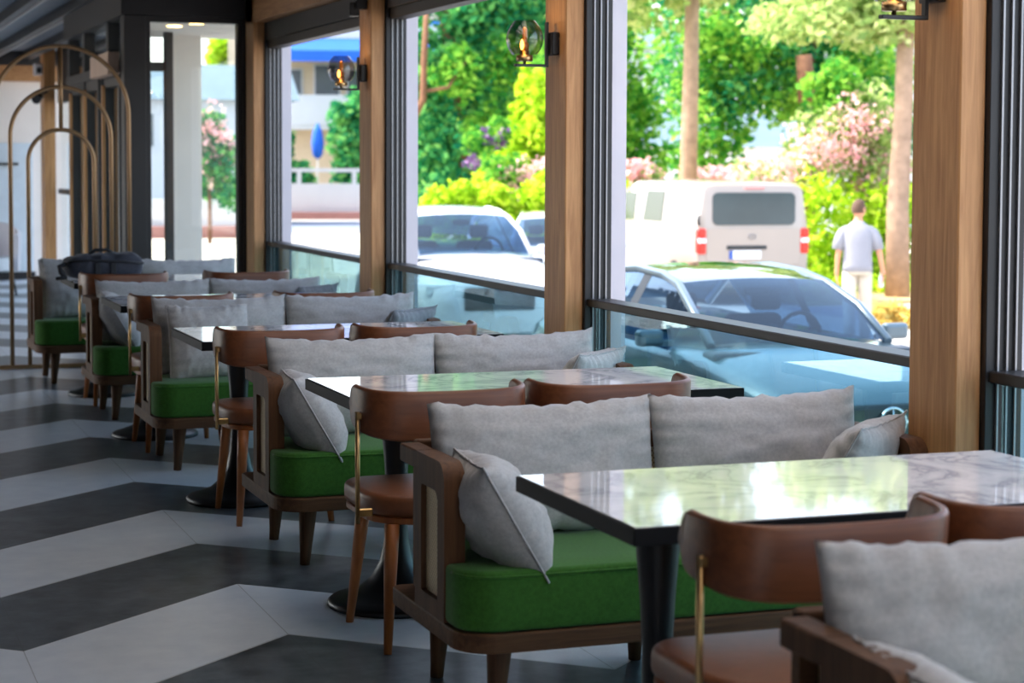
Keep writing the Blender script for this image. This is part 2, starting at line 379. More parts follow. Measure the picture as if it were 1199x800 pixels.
    bm = newbm(); box(bm, -5, 2.7, 25.42, 25.499, 0, .085); struct('baseboard_back', bm, M['frame'])
    bm = newbm(); box(bm, 2.66, 2.79, 23.9, 24.3, 0, 2.88); struct('trim_15', bm, M['oak'])
    bm = newbm(); box(bm, 2.86, 2.96, 18.0, 24.3, 2.2, 2.88); box(bm, 2.86, 2.96, 18.0, 18.1, 0, 2.2); box(bm, 2.86, 2.96, 21.8, 21.95, 0, 2.2); box(bm, 2.86, 2.96, 18.1, 24.3, 0, .1)
    box(bm, 2.86, 2.96, 18.1, 24.3, 1.1, 1.16)
    o = struct('window_8', bm, M['frame']); bm = newbm(); box(bm, 2.90, 2.91, 18.1, 24.3, .1, 2.2); obj('glass', bm, M['pane'], o)
    bm = newbm(); box(bm, 2.34, 2.86, 17.96, 18.0, 0, 2.88); struct('trim_16', bm, M['frame'])
    bm = newbm(); box(bm, 2.92, 2.99, 17.0, 17.1, G0, 2.62, .004, 1); box(bm, 2.345, 2.92, 17.02, 17.08, 2.28, 2.36); struct('reflection_frame', bm, M['frame'])  # dark frame added to mimic the doors' reflection in the pane
setting()

# ---------------------------------------------------------------- furniture builders
def roundpath(w, d, r, n=5): return rrect(-w/2, w/2, -d/2, d/2, r, n)
def make_table(label, loc):
    Lx, D = 1.348, .725
    t = thing('marble_table', label, 'table', loc, 0, 'marble tables along the windows')
    bm = newbm(); box(bm, 0, Lx, -D, 0, .711, .7485, .0015, 1); obj('table_edge', bm, M['edge'], t)
    bm = newbm(); box(bm, .006, Lx-.006, -D+.006, -.006, .7486, .7510, .001, 1); obj('marble_top', bm, M['marble'], t)
    for x in (.245, Lx-.245):
        bm = newbm()
        lathe(bm, [(.235,0),(.235,.014),(.225,.022),(.19,.032),(.13,.055),(.085,.095),(.057,.15),(.042,.22),(.036,.30),(.036,.38),(.042,.50),(.054,.64),(.060,.711)], (x, -.30, 0), 32)
        obj('pedestal', bm, M['black'], t)
    return t
def pillow_bm(w, h, t, seed, wr=1.0, nu=34, nv=30, bow=.07, slump=0):
    """pillow standing in XZ, thickness along Y, base at z=0"""
    bm = newbm(); S = []
    for side in (1, -1):
        g = []
        for j in range(nv+1):
            row = []
            for i in range(nu+1):
                u = 2*i/nu-1; v = 2*j/nv-1
                u = math.copysign(abs(u)**.85, u); v = math.copysign(abs(v)**.85, v)
                th = ((1-abs(u)**2.6)*(1-abs(v)**2.6))**.55
                bx = 1-bow*(1-v*v)*.55; bz = 1-bow*(1-u*u)
                x = w/2*u*bx; z = h/2*v*bz
                p = Vector((u*2.2+seed*3.1, v*2.2+side, seed))
                y = side*t/2*th*(1+.16*noise.noise(p))
                e = max(abs(u), abs(v))
                edge = max(0, (e-.55)/.45)
                rip = math.sin(u*31+seed*5+2.5*noise.noise(Vector((u*4, v*4, seed))))*(abs(v)**6) + math.sin(v*27+seed+2*noise.noise(Vector((u*3, v*5, seed+3))))*(abs(u)**6)
                y += side*wr*.0075*rip*edge*th**.5*1.4
                y += side*wr*.006*noise.noise(Vector((u*6+seed, v*6, side*4)))*th
                z += wr*.006*noise.noise(Vector((u*9+seed*2, v, 7)))*abs(v)**8
                z -= slump*(1-u*u)*(v+1)*.5
                row.append((x, y, z+h/2))
            g.append(row)
        S.append(g)
    V = [[None]*(nu+1) for _ in range(nv+1)]
    W = [[None]*(nu+1) for _ in range(nv+1)]
    for j in range(nv+1):
        for i in range(nu+1):
            b = i in (0, nu) or j in (0, nv)
            a = S[0][j][i]; c = S[1][j][i]
            if b:
                V[j][i] = W[j][i] = bm.verts.new((a[0], (a[1]+c[1])/2, a[2]))
            else:
                V[j][i] = bm.verts.new(a); W[j][i] = bm.verts.new(c)
    for j in range(nv):
        for i in range(nu):
            f = bm.faces.new((V[j][i], V[j+1][i], V[j+1][i+1], V[j][i+1])); f.smooth = True
            f = bm.faces.new((W[j][i], W[j][i+1], W[j+1][i+1], W[j+1][i])); f.smooth = True
    rim = [V[0][i].co.copy() for i in range(nu)]+[V[j][nu].co.copy() for j in range(nv)]+[V[nv][nu-i].co.copy() for i in range(nu)]+[V[nv-j][0].co.copy() for j in range(nv)]
    return bm, rim
def make_pillow(name, label, cat, w, h, t, seed, mat, group, seam=True, **k):
    bm, rim = pillow_bm(w, h, t, seed, **k)
    o = obj(name, bm, mat); tag(o, label, cat, group)
    if seam:
        b2 = newbm(); tube(b2, rim, .0035, 6, closed=True); obj('seam', b2, mat, o)
    return o
def arm_bm():
    """ring frame of the arm in YZ, thickness in X 0..0.06"""
    bm = newbm(); y0, y1, z0, z1 = .165, .435, .2655, .70
    out = rrect(y0, y1, z0, z1, .05, 6, (.004, .004, .012, .055)); 
    inn = rrect(y0+.06, y1-.06, z0+.05, z1-.085, .02, 6, (.008, .008, .01, .03))
    A = [[bm.verts.new((x, a, b)) for a, b in out] for x in (0, .06)]
    B = [[bm.verts.new((x, a, b)) for a, b in inn] for x in (0, .06)]
    n = len(out)
    for i in range(n):
        k = (i+1) % n
        bm.faces.new((A[0][i], A[0][k], B[0][k], B[0][i])); bm.faces.new((A[1][i], B[1][i], B[1][k], A[1][k]))
        bm.faces.new((A[0][i], A[1][i], A[1][k], A[0][k])); bm.faces.new((B[0][i], B[0][k], B[1][k], B[1][i]))
    return bm
def make_bench(label, loc):
    LEN = 1.5
    t = thing('bench', label, 'bench', loc, 0, 'green benches along the windows')
    bm = newbm(); prism(bm, rrect(0, LEN, 0, .68, .09, 8, (.11, .11, .03, .03)), .212, .265, .006, 2); obj('base_frame', bm, M['walnut_x'], t)
    poly = []
    R = rrect(.004, LEN-.004, .006, .165, .09, 8, (.105, .105, .0, .0))
    poly = R[:len(R)-2] + [(LEN-.004, .162), (LEN-.064, .162), (LEN-.064, .60), (.064, .60), (.064, .162), (.004, .162)]
    bm = newbm(); prism(bm, poly, .266, .432, .016, 3); obj('seat_cushion', bm, M['green'], t, 40)
    b2 = newbm()
    tube(b2, [(x, y, .416) for x, y in poly[:18]], .004, 6); obj('seat_piping', b2, M['green'], t)
    for s in (0, 1):
        a = arm_bm()
        if s: bmesh.ops.translate(a, verts=a.verts, vec=(LEN-.06, 0, 0))
        xa = s*(LEN-.06); box(a, xa, xa+.06, .425, .585, .648, .70, .004, 1)
        o = obj('arm', a, M['walnut'], t, 30)
        bm = newbm(); x = .019+s*(LEN-.038); box(bm, x-.003, x+.003, .215, .385, .305, .63); obj('cane_panel', bm, M['cane'], o)
    bm = newbm(); box(bm, .0605, LEN-.0605, .615, .655, .645, .70, .008); box(bm, .0605, LEN-.0605, .62, .65, .2655, .32, .004)
    for x in (.0605, LEN/2-.02, LEN-.1005): box(bm, x, x+.04, .62, .65, .3, .66)
    o = obj('backrest', bm, M['walnut_x'], t); bm = newbm(); box(bm, .10, LEN-.10, .632, .638, .31, .65); obj('cane_panel', bm, M['cane'], o)
    for x in (.13, LEN/2, LEN-.13):
        for y in (.085, .60):
            bm = newbm(); dx = -.012 if x < .5 else (.012 if x > 1 else 0)
            tube(bm, [(x, y, .2125), (x, y, .20), (x+dx*.7, y, .05), (x+dx, y, .0)], [.034, .034, .022, .019], 16); obj('leg', bm, M['walnut'], t)
    return t
def back_poly(s):
    pass
def make_chair(label, loc, rz=0):
    t = thing('dining_chair', label, 'chair', loc, rz, 'brown dining chairs at the marble tables')
    bm = newbm(); prism(bm, rrect(-.225, .225, -.215, .235, .12, 8, (.17, .17, .09, .09)), .392, .412, .003, 1); obj('seat_frame', bm, M['legwood'], t)
    bm = newbm(); prism(bm, rrect(-.232, .232, -.222, .24, .12, 8, (.175, .175, .095, .095)), .413, .482, .022, 4); obj('seat', bm, M['leather'], t, 40)
    # wrap-around bentwood back
    path = []
    n = 36
    for i in range(n+1):
        a = PI*(i/n)           # 0..pi, from right end to left end around the back
        ex = .42
        cx, cy = math.cos(a), math.sin(a)
        x = .250*math.copysign(abs(cx)**ex, cx); y = -.255+.20*(1-abs(cy)**.55)*1.0
        path.append(Vector((x, y)))
    # resample evenly
    d = [0]
    for p, q in zip(path, path[1:]): d.append(d[-1]+(q-p).length)
    tot = d[-1]; Nn = 44; pts = []
    for k in range(Nn+1):
        s = tot*k/Nn; j = max(i for i in range(len(d)) if d[i] <= s+1e-9); j = min(j, len(path)-2)
        f = (s-d[j])/max(1e-9, d[j+1]-d[j]); pts.append(path[j].lerp(path[j+1], f))
    def norm(k):
        a = pts[max(0, k-1)]; b = pts[min(Nn, k+1)]; e = (b-a).normalized(); return Vector((e.y, -e.x))
    bm = newbm(); rows = []
    for k in range(Nn+1):
        e = abs(2*k/Nn-1); p = pts[k]; q = norm(k)
        endr = max(0, (e-.90)/.10)
        top = .814+.012*(e**2) - .05*(1-math.sqrt(max(0, 1-endr**2)))
        bot = .655+.045*e**2.2 + .05*(1-math.sqrt(max(0, 1-endr**2)))
        ring = []
        for (o_, z) in ((.0, bot+.006), (.0, top-.01), (.004, top-.003), (.011, top), (.018, top-.003), (.022, top-.01), (.022, bot+.006), (.011, bot)):
            lean = (z-.66)*.10
            ring.append(bm.verts.new((p.x-q.x*o_*-1 if False else p.x+q.x*(-o_), p.y+q.y*(-o_)-lean*(1-e**3), z)))
        rows.append(ring)
    for A, B in zip(rows, rows[1:]):
        for i in range(8): bm.faces.new((A[i], A[(i+1) % 8], B[(i+1) % 8], B[i])).smooth = True
    bm.faces.new(rows[0]); bm.faces.new(rows[-1][::-1])
    obj('backrest', bm, M['shell'], t, 50)
    for sx in (-1, 1):
        x = sx*.275
        bm = newbm(); tube(bm, [(x, -.165, .40), (x, -.165, .745)], .0075, 10)
        o = obj('rod', bm, M['brass'], t); bm = newbm()
        box(bm, x-sx*.01-.012, x-sx*.01+.012, -.176, -.154, .722, .742, .003, 1); box(bm, x-sx*.025-.022, x-sx*.025+.022, -.172, -.158, .42, .445, .003, 1)
        obj('bracket', bm, M['brass'], o)
        for fy in (1, -1):
            bm = newbm(); tube(bm, [(sx*.165, fy*.165, .3915), (sx*.172, fy*.178, .30), (sx*.196, fy*.225, 0)], [.024, .022, .0125], 14); obj('leg', bm, M['legwood'], t)
    return t

TAB = [None, (1.606, 4.431), (1.627, 6.660), (1.544, 8.861), (1.527, 11.018), (1.539, 13.020)]
ROW = ['', 'nearest', 'second', 'third', 'fourth', 'farthest']
tl = ['', 'nearest marble table with black edge, large at the right of the photo', 'marble table second from the camera, behind the front bench',
      'marble table third from the camera, in the middle of the row', 'marble table fourth from the camera, second farthest', 'farthest marble table, with the black bag lying on it']
t0 = None
for i in range(1, 6):
    x, y = TAB[i]
    t0 = make_table(tl[i], (x, y, 0)) if i == 1 else dup(t0, tl[i], (x, y, 0))
BEN = [(1.62, 2.50), (1.595, 4.80), (1.61, 7.00), (1.555, 9.38), (1.54, 11.34), (1.42, 13.32)]
bl = ['green bench cut off in the bottom right corner, nearest the camera', 'green-seated walnut bench with cane arm behind the nearest marble table', 'green-seated walnut bench behind the second marble table',
      'green-seated walnut bench behind the third marble table', 'green-seated walnut bench behind the fourth marble table', 'farthest green-seated bench, behind the table with the black bag']
b0 = None
for i, (x, y) in enumerate(BEN):
    b0 = make_bench(bl[i], (x, y, 0)) if i == 0 else dup(b0, bl[i], (x, y, 0))
CH = [(1, 'left', 1.905, 3.60), (1, 'right', 2.455, 3.64), (2, 'left', 1.845, 5.92), (2, 'right', 2.415, 5.92), (3, 'left', 1.85, 8.14), (3, 'right', 2.44, 8.14),
      (4, 'left', 1.825, 10.30), (4, 'right', 2.59, 10.30), (5, 'left', 1.83, 12.31), (5, 'right', 2.60, 12.31)]
c0 = None
for r, s, x, y in CH:
    lab = '%s brown bentwood chair with brass rods at the %s marble table' % (s, ROW[r])
    c0 = make_chair(lab, (x, y, 0)) if c0 is None else dup(c0, lab, (x, y, 0))
# cushions: two long back cushions on every bench
BN = ['the bench in the bottom right corner', 'the front bench with the cane arm', 'the second bench, behind the second table', 'the third bench, behind the third table', 'the fourth bench', 'the farthest bench']
for i, (bx, by) in enumerate(BEN):
    for s in (0, 1):
        if i == 0 and s == 1: pass
        w_ = .70
        o = make_pillow('back_cushion', 'long grey linen cushion at the %s back of %s' % ('left' if s == 0 else 'right', BN[i]), 'cushion',
                        w_, .372 if i == 4 else .40, .17, i*2+s+1.3, M['linen'], 'grey back cushions on the benches', seam=False, bow=.05, slump=.010, wr=1.8)
        o.location = (bx+(.068 if i else .045)+w_/2+s*(w_-.012), by+.47+rnd.uniform(-.008, .008), .425 if i else .45); o.rotation_euler = (math.radians(-10), 0, math.radians(rnd.uniform(-1, 1)))
def throw(i, side, loc, rot, w=.43, h=.43, t=.15, mat='linen', label=''):
    o = make_pillow('throw_pillow', label, 'pillow', w, h, t, i*1.7+side*.6+9, M[mat], 'square throw pillows on the benches', True, bow=.07, wr=1.5)
    # tilt about the pillow's middle
    R = Matrix.Rotation(rot[2], 4, 'Z') @ Matrix.Rotation(rot[1], 4, 'Y') @ Matrix.Rotation(rot[0], 4, 'X')
    if rot[1]: R = R @ Matrix.Rotation(PI/2, 4, 'Z')
    o.matrix_world = Matrix.Translation(loc) @ R @ Matrix.Translation((0, 0, -h/2))
    return o
rad = math.radians
for i in (1, 2):
    bx, by = BEN[i]
    throw(i, 0, (bx+.172, by+.20, .55), (0, rad(-30), rad(-6)), w=.38, h=.36, t=.21, label='square grey pillow leaning on the left arm of %s' % BN[i])
bx, by = BEN[0]
throw(0, 0, (bx+.12, by+.20, .54), (0, rad(-30), rad(-6)), w=.38, h=.38, t=.19, label='square grey pillow on the left end of %s' % BN[0])
bx, by = BEN[3]; throw(3, 0, (bx+.325, by+.33, .60), (rad(-14), 0, rad(4)), w=.42, h=.39, label='square grey pillow upright at the left end of %s' % BN[3])
bx, by = BEN[4]; throw(4, 0, (bx+.165, by+.22, .57), (0, rad(-30), rad(-4)), w=.38, h=.38, t=.19, label='square grey pillow tilted on the left arm of %s' % BN[4])
bx, by = BEN[5]; throw(5, 0, (bx+.29, by+.34, .625), (rad(-12), 0, rad(2)), w=.44, label='square grey pillow upright on the left end of %s' % BN[5])
for i in (1, 2, 3, 4):
    bx, by = BEN[i]
    throw(i, 1, (bx+1.5-.20, by+.27, .585), (0, rad(30), rad(-48)), mat='linen_d' if i > 2 else 'linen', w=.43, h=.40, t=.17, label='square pillow against the right arm of %s, by the window' % ['', 'the front bench', 'the second bench', 'the third bench', 'the fourth bench'][i])

# ---------------------------------------------------------------- fittings
def make_sconce(label, y):
    t = thing('wall_sconce', label, 'wall lamp', (3.10, y, 1.933), 0, 'smoked glass sconces on the oak columns')
    bm = newbm(); box(bm, -.035, 0, -.05, .05, .045, .145, .004, 1); obj('wall_plate', bm, M['black'], t)
    bm = newbm(); box(bm, -.048, -.036, -.012, .012, -.006, .19, .002, 1); box(bm, -.19, -.036, -.012, .012, -.006, .006, .002, 1); obj('bracket', bm, M['black'], t)
    c = (-.145, 0, 0)
    bm = newbm(); lathe(bm, [(.007, .006), (.007, .018), (.036, .018), (.036, .043), (.022, .043), (.020, .062)], c, 20); obj('lamp_cup', bm, M['brass'], t)
    bm = newbm(); lathe(bm, [(.018, .0625), (.018, .095), (.011, .1), (.010, .16), (.004, .165)], c, 14); obj('lamp_holder', bm, plain('amber_tube', (214,140,50), .3, .6), t)
    bm = newbm(); lathe(bm, [(.004, .066), (.008, .078), (.009, .09), (.006, .104), (.002, .112)], (c[0]-.018, -.016, 0), 12); obj('bulb', bm, M['glow'], t)
    pr = []
    for k in range(19):
        a = k/18; z = .047+.148*a
        r = .083*math.sin(PI*(.15+.72*a))**.6*(1.05-.14*a)
        pr.append((r, z))
    bm = newbm(); lathe(bm, pr, c, 28, caps=False); obj('globe', bm, M['smoke'], t)
    ld = bpy.data.lights.new('sconce_glow', 'POINT'); ld.energy = .3; ld.color = (1, .66, .32); ld.shadow_soft_size = .02
    lo = bpy.data.objects.new('sconce_glow', ld); sc.collection.objects.link(lo); lo.parent = t; lo.location = (c[0], 0, .20)
    return t
s0 = make_sconce('smoked glass sconce at the top right, on the nearest oak column', 4.965)
dup(s0, 'smoked glass sconce on the middle oak column, beside the yellow-green tree', (3.10, 8.06, 1.933))
dup(s0, 'smoked glass sconce on the left oak column, in front of the blue awning', (3.10, 11.19, 1.933))
# speaker bracket under the lintel
bm = newbm(); box(bm, 3.03, 3.099, 11.13, 11.23, 2.40, 2.50, .004, 1); box(bm, 3.0, 3.06, 11.16, 11.20, 2.36, 2.44, .004, 1)
tag(obj('wall_speaker', bm, M['black']), 'small black speaker fixed high on the left oak column', 'speaker')
# arched divider of bronze bars
def arch(w, h, parent, name='arch', cx=0):
    pts = [(cx-w, 0, 0.03)]
    for k in range(33):
        a = PI-PI*k/32; pts.append((cx+w*math.cos(a), 0, h-w+w*math.sin(a)))
    pts.append((cx+w, 0, .03))
    bm = newbm(); tube(bm, pts, .0155, 8); return obj(name, bm, M['bronze'], parent)
dv = thing('arch_divider', 'bronze metal divider of three nested arches before the door', 'room divider', (1.724, 14.438, 0))
arch(.487, 2.331, dv); arch(.359, 2.036, dv); arch(.235, 1.729, dv)
bm = newbm(); tube(bm, [(0, 0, 1.73), (0, 0, 2.325)], .0155, 8); obj('centre_bar', bm, M['bronze'], dv)
bm = newbm(); box(bm, -1.4, .475, -.02, .02, 0, .03, .003, 1); obj('base_bar', bm, M['bronze'], dv)
# duffel bag on the farthest table
def make_bag():
    t = thing('duffel_bag', 'black duffel bag lying on the farthest marble table', 'bag', (1.765, 12.66, .752), rad(4))
    bm = newbm(); nx, na = 24, 20; rings = []
    for i in range(nx+1):
        u = 2*i/nx-1; s = (1-abs(u)**5)**.38 if abs(u) < 1 else 0
        s = max(s, .22)
        ring = []
        for k in range(na):
            a = 2*PI*k/na; cx, cz = math.cos(a), math.sin(a)
            y = .135*math.copysign(abs(cx)**.7, cx)*s; z = .082+.082*math.copysign(abs(cz)**.75, cz)*s*(1+.12*u if cz > 0 else 1)
            n_ = noise.noise(Vector((u*5, a*1.5, 2)))*.022
            ring.append(bm.verts.new((u*.255, y*(1+n_*4), max(0, z+n_*(z > .03)))))
        rings.append(ring)
    for A, B in zip(rings, rings[1:]):
        for k in range(na): bm.faces.new((A[k], A[(k+1) % na], B[(k+1) % na], B[k])).smooth = True
    bm.faces.new(rings[0]); bm.faces.new(rings[-1][::-1])
    obj('bag_body', bm, M['bag'], t)
    bm = newbm(); tube(bm, [(-.24, -.115, .115), (-.12, -.13, .125), (.1, -.135, .115), (.24, -.115, .10)], .008, 8); obj('zipper', bm, M['bagd'], t)
    for x in (-.06, .04):
        bm = newbm(); box(bm, x-.018, x+.018, -.144, -.128, .004, .11, .003, 1); obj('strap', bm, M['bagd'], t)
    bm = newbm(); tube(bm, [(-.09, -.02, .158), (-.05, -.02, .185), (.03, -.02, .186), (.07, -.02, .160)], .011, 8); obj('handle', bm, M['bagd'], t)
    bm = newbm(); tube(bm, [(-.25, -.06, .10), (-.29, -.08, .085), (-.285, -.1, .05), (-.26, -.11, .02)], .016, 8); tube(bm, [(-.25, -.12, .02), (-.31, -.12, .012), (-.30, -.06, .01)], .012, 8)
    obj('shoulder_strap', bm, M['bagd'], t)
make_bag()
# door operator box, camera, spots, far chair
bm = newbm(); box(bm, 2.11, 2.199, 14.78, 15.75, 2.15, 2.32, .006, 1); tag(obj('door_operator', bm, plain('beige_casing', (214,186,164), .6)), 'beige box above the glass doors behind the arches', 'door operator')
bm = newbm(); box(bm, 2.56, 2.66, 24.0, 24.14, 2.52, 2.66, .01, 2); o = tag(obj('security_camera', bm, plain('white_casing', (222,222,226), .5)), 'small white camera box high on the far wooden pillar', 'camera')
bm = newbm(); tube(bm, [(2.61, 23.93, 2.57), (2.61, 24.0, 2.59)], .03, 12); obj('lens', bm, M['black'], o)
def spot(label, x, y, z):
    t = thing('spotlight', label, 'spotlight', (x, y, z), 0, 'black spotlights behind the arches')
    bm = newbm(); tube(bm, [(0, 0, 0), (-.05, -.12, -.05)], .055, 14); obj('spot_head', bm, M['black'], t)
    bm = newbm(); tube(bm, [(.0, 0, 0), (.10, 0, .06)], .012, 8); obj('spot_arm', bm, M['black'], t)
spot('black spotlight on the far wooden pillar behind the smallest arch', 2.60, 23.88, 2.27); spot('black spotlight at the dark door frame, right of the other one', 2.80, 22.0, 2.25)
def tub_chair():
    t = thing('tub_chair', 'white tub armchair at the left edge beyond the arches', 'armchair', (1.84, 22.3, 0), rad(-30))
    bm = newbm(); prism(bm, rrect(-.30, .30, -.30, .30, .2, 8), .28, .44, .03, 3); obj('seat', bm, plain('white_leatherette', (224,226,232), .5), t, 40)
    bm = newbm(); rows = []
    for k in range(25):
        a = PI*k/24; 
        ring = []
        for (rr, z) in ((.29, .30), (.30, .78), (.33, .81), (.365, .78), (.35, .28)):
            ring.append(bm.verts.new((rr*math.cos(a)*1.05, rr*math.sin(a), z if z < .5 else z-.12*(abs(math.cos(a))**2))))
        rows.append(ring)
    for A, B in zip(rows, rows[1:]):
        for i in range(5): bm.faces.new((A[i], A[(i+1) % 5], B[(i+1) % 5], B[i])).smooth = True
    bm.faces.new(rows[0]); bm.faces.new(rows[-1][::-1]); obj('backrest', bm, M['render'], t, 60)
    for sx in (-1, 1):
        for sy in (-1, 1):
            bm = newbm(); tube(bm, [(sx*.2, sy*.2, .279), (sx*.24, sy*.24, 0)], [.016, .011], 10); obj('leg', bm, M['black'], t)
tub_chair()

# ---------------------------------------------------------------- outdoors: ground, entrance, cars
G = -.72
def outdoors():
    bm = newbm(); box(bm, -60, 160, -60, 200, G-.2, G); struct('ground', bm, M['asphalt'])
    bm = newbm(); box(bm, 3.40, 4.3, -3, 14.6, G, G+.12); struct('trim_61', bm, M['pave'])
    bm = newbm(); box(bm, -30, 60, 36, 58, G+.001, G+.004); struct('trim_62', bm, M['pave'])
    bm = newbm(); box(bm, -30, 60, 58.5, 70, G+.001, G+.006); struct('trim_63', bm, M['road'])
    # entrance canopy: white pillar, soffit with two downlights
    bm = newbm(); box(bm, 3.05, 3.32, 17.45, 17.75, G, 2.62); struct('trim_64', bm, M['white'])
    bm = newbm(); box(bm, 2.37, 4.2, 14.76, 17.80, 2.62, 2.80); struct('trim_65', bm, M['white'])
    bm = newbm(); box(bm, 2.3, 4.6, 14.6, 21, G, -.01); struct('trim_66', bm, M['pave'])
    for k, (x, y) in enumerate(((2.86, 16.2), (2.97, 15.8))):
        bm = newbm(); lathe(bm, [(.06, 0), (.06, -.008)], (x, y, 2.619), 18)
        tag(obj('downlight', bm, M['downlight']), '%s round downlight in the porch ceiling behind the tall glass pane' % ('left' if k == 0 else 'right'), 'ceiling light', 'downlights in the porch ceiling')
outdoors()
def cardata(kind):
    if kind == 'sedan':
        # y back from nose (negative), half width, hood/belt z at centre, side belt z
        return dict(L=4.7, body=[(0,.55,.56,.52),(-.06,.72,.70,.62),(-.25,.84,.78,.70),(-.7,.89,.88,.80),(-1.25,.91,.97,.88),(-2.2,.915,.98,.90),(-3.3,.91,1.0,.92),(-4.1,.90,1.02,.93),(-4.5,.82,.98,.86),(-4.68,.66,.74,.66)],
            roof=[(-1.22,.955,.70,.70),(-1.6,1.19,.67,.69),(-1.98,1.345,.60,.66),(-2.3,1.40,.575,.65),(-2.8,1.425,.565,.65),(-3.2,1.40,.56,.66),(-3.6,1.30,.57,.67),(-4.05,1.06,.62,.69)], wh=(-.85,-3.72,.33))
def car(label, loc, yaw, paintm, roofm, name='sedan_car', emblem=False, interior=M['seat']):
    D = cardata('sedan'); t = thing(name, label, 'car', loc, yaw)
    # local: nose at origin pointing to -Y (heading), car's length along +Y
    bm = newbm(); rows = []
    for (y, hw, zc, zb) in D['body']:
        pr = [(0, zc), (hw*.45, zc-.008), (hw*.8, zc-.035), (hw*.96, zb-.01), (hw, zb-.10), (hw*1.01, .52), (hw*.99, .30), (hw*.92, .20), (0, .18)]
        full = [(-x, z) for x, z in pr[::-1]][:-1]+pr
        rows.append([bm.verts.new((x, -y, z)) for x, z in full[1:]])
    n = len(rows[0])
    for A, B in zip(rows, rows[1:]):
        for k in range(n): bm.faces.new((A[k], A[(k+1) % n], B[(k+1) % n], B[k])).smooth = True
    bm.faces.new(rows[0]); bm.faces.new(rows[-1][::-1]); obj('body', bm, paintm, t, 50)
    R = D['roof']
    def strip(a, b, name, m, inset=0):
        bm = newbm(); rows = []
        for y, z, hw, _ in R[a:b+1]:
            rows.append([bm.verts.new((hw*(k/4-1)*(1-inset), -y - .04*(1-(k/4-1)**2), z+.03*(1-(k/4-1)**2))) for k in range(9)])
        for A, B in zip(rows, rows[1:]):
            for k in range(8): bm.faces.new((A[k], A[k+1], B[k+1], B[k])).smooth = True
        return obj(name, bm, m, t)
    strip(0, 2, 'windshield', M['carglass']); strip(2, 5, 'roof', roofm); strip(5, 7, 'rear_window', M['carglass'])
    belt = lambda y: .90+.03*min(1, max(0, (-y-1.25)/2.5))
    for s in (-1, 1):
        def side(ya, yb, name, m, out=0):
            bm = newbm(); N_ = 8; top = []; bot = []
            def roofat(y):
                for (y0, z0, w0, _), (y1, z1, w1, _) in zip(R, R[1:]):
                    if y <= y0 and y >= y1:
                        f = (y0-y)/(y0-y1); return z0+(z1-z0)*f, w0+(w1-w0)*f
                return R[-1][1], R[-1][2]
            for k in range(N_+1):
                y = ya+(yb-ya)*k/N_; z, w_ = roofat(y)
                z2 = max(z-.035, belt(y)); f = (z2-belt(y))/max(.01, z-belt(y)); wb = .86
                top.append(bm.verts.new((s*(wb+(w_-wb)*f+out), -y, z2))); bot.append(bm.verts.new((s*(wb+out), -y, belt(y)-.03)))
            for k in range(N_):
                bm.faces.new((bot[k], bot[k+1], top[k+1], top[k]))
            return obj(name, bm, m, t)
        side(-1.62, -2.52, 'side_window', M['carglass']); side(-2.62, -3.62, 'side_window', M['carglass'])
        side(-2.50, -2.64, 'door_pillar', M['trim'], .002)
        # pillars and roof rail as one painted curve from hood to trunk
        bm = newbm(); tube(bm, [(s*(w_+.008), -y, z-.012) for y, z, w_, _ in R], .034, 8); obj('roof_pillar', bm, paintm, t)
        bm = newbm(); box(bm, -.10, .10, -.04, .05, -.06, .06, .03, 3, Matrix.Translation((s*1.0, 1.62, .98))); box(bm, s*.88-.05, s*.88+.06, 1.6, 1.64, .92, .96); obj('side_mirror', bm, paintm, t)
        bm = newbm(); box(bm, -.16, .16, -.05, .12, -.06, .06, .03, 2, Matrix.Translation((s*.68, .16, .64)) @ Matrix.Rotation(s*.35, 4, 'Z')); obj('headlight', bm, M['clearlamp'], t)
        for wy in (D['wh'][0], D['wh'][1]):
            bm = newbm(); r = D['wh'][2]
            prof = [(r*.62, -.11), (r*.96, -.11), (r, -.08), (r, .08), (r*.96, .11), (r*.62, .11)]
            lathe(bm, prof, (0, 0, 0), 28)
            bmesh.ops.transform(bm, matrix=Matrix.Translation((s*.83, -wy, r)) @ Matrix.Rotation(PI/2, 4, 'Y'), verts=bm.verts)
            wo = obj('wheel', bm, M['tyre'], t)
            bm = newbm(); lathe(bm, [(.02, .115), (.19, .10), (.20, -.1)], (0, 0, 0), 20); bmesh.ops.transform(bm, matrix=Matrix.Translation((s*.83, -wy, r)) @ Matrix.Rotation(s*PI/2, 4, 'Y'), verts=bm.verts); obj('rim', bm, M['rim'], wo)
    bm = newbm(); box(bm, -.42, .42, -.025, .03, .42, .66, .03, 3); obj('grille', bm, M['trim'], t)
    bm = newbm(); box(bm, -.80, .80, .98, 1.18, .86, .92, .02, 2)
    box(bm, -.70, .70, 1.24, 1.75, .72, .93, .05, 3); obj('dashboard', bm, M['seat'], t)
    for s in (-1, 1):
        bm = newbm(); box(bm, -.24, .24, -.08, .08, .5, 1.06, .06, 3, Matrix.Translation((s*.36, 2.55, 0)) @ Matrix.Rotation(-.15, 4, 'X')); box(bm, s*.36-.12, s*.36+.12, 2.42, 2.52, 1.09, 1.24, .04, 3); obj('seat', bm, interior, t)
    bm = newbm(); tube(bm, [(.36+.18*math.cos(a*PI/8), 1.92, .93+.18*math.sin(a*PI/8)) for a in range(16)], .016, 8, closed=True); obj('steering_wheel', bm, M['trim'], t)
    bm = newbm(); box(bm, -.11, .11, 1.90, 1.94, 1.25, 1.31, .02, 2); obj('rear_view_mirror', bm, M['trim'], t)
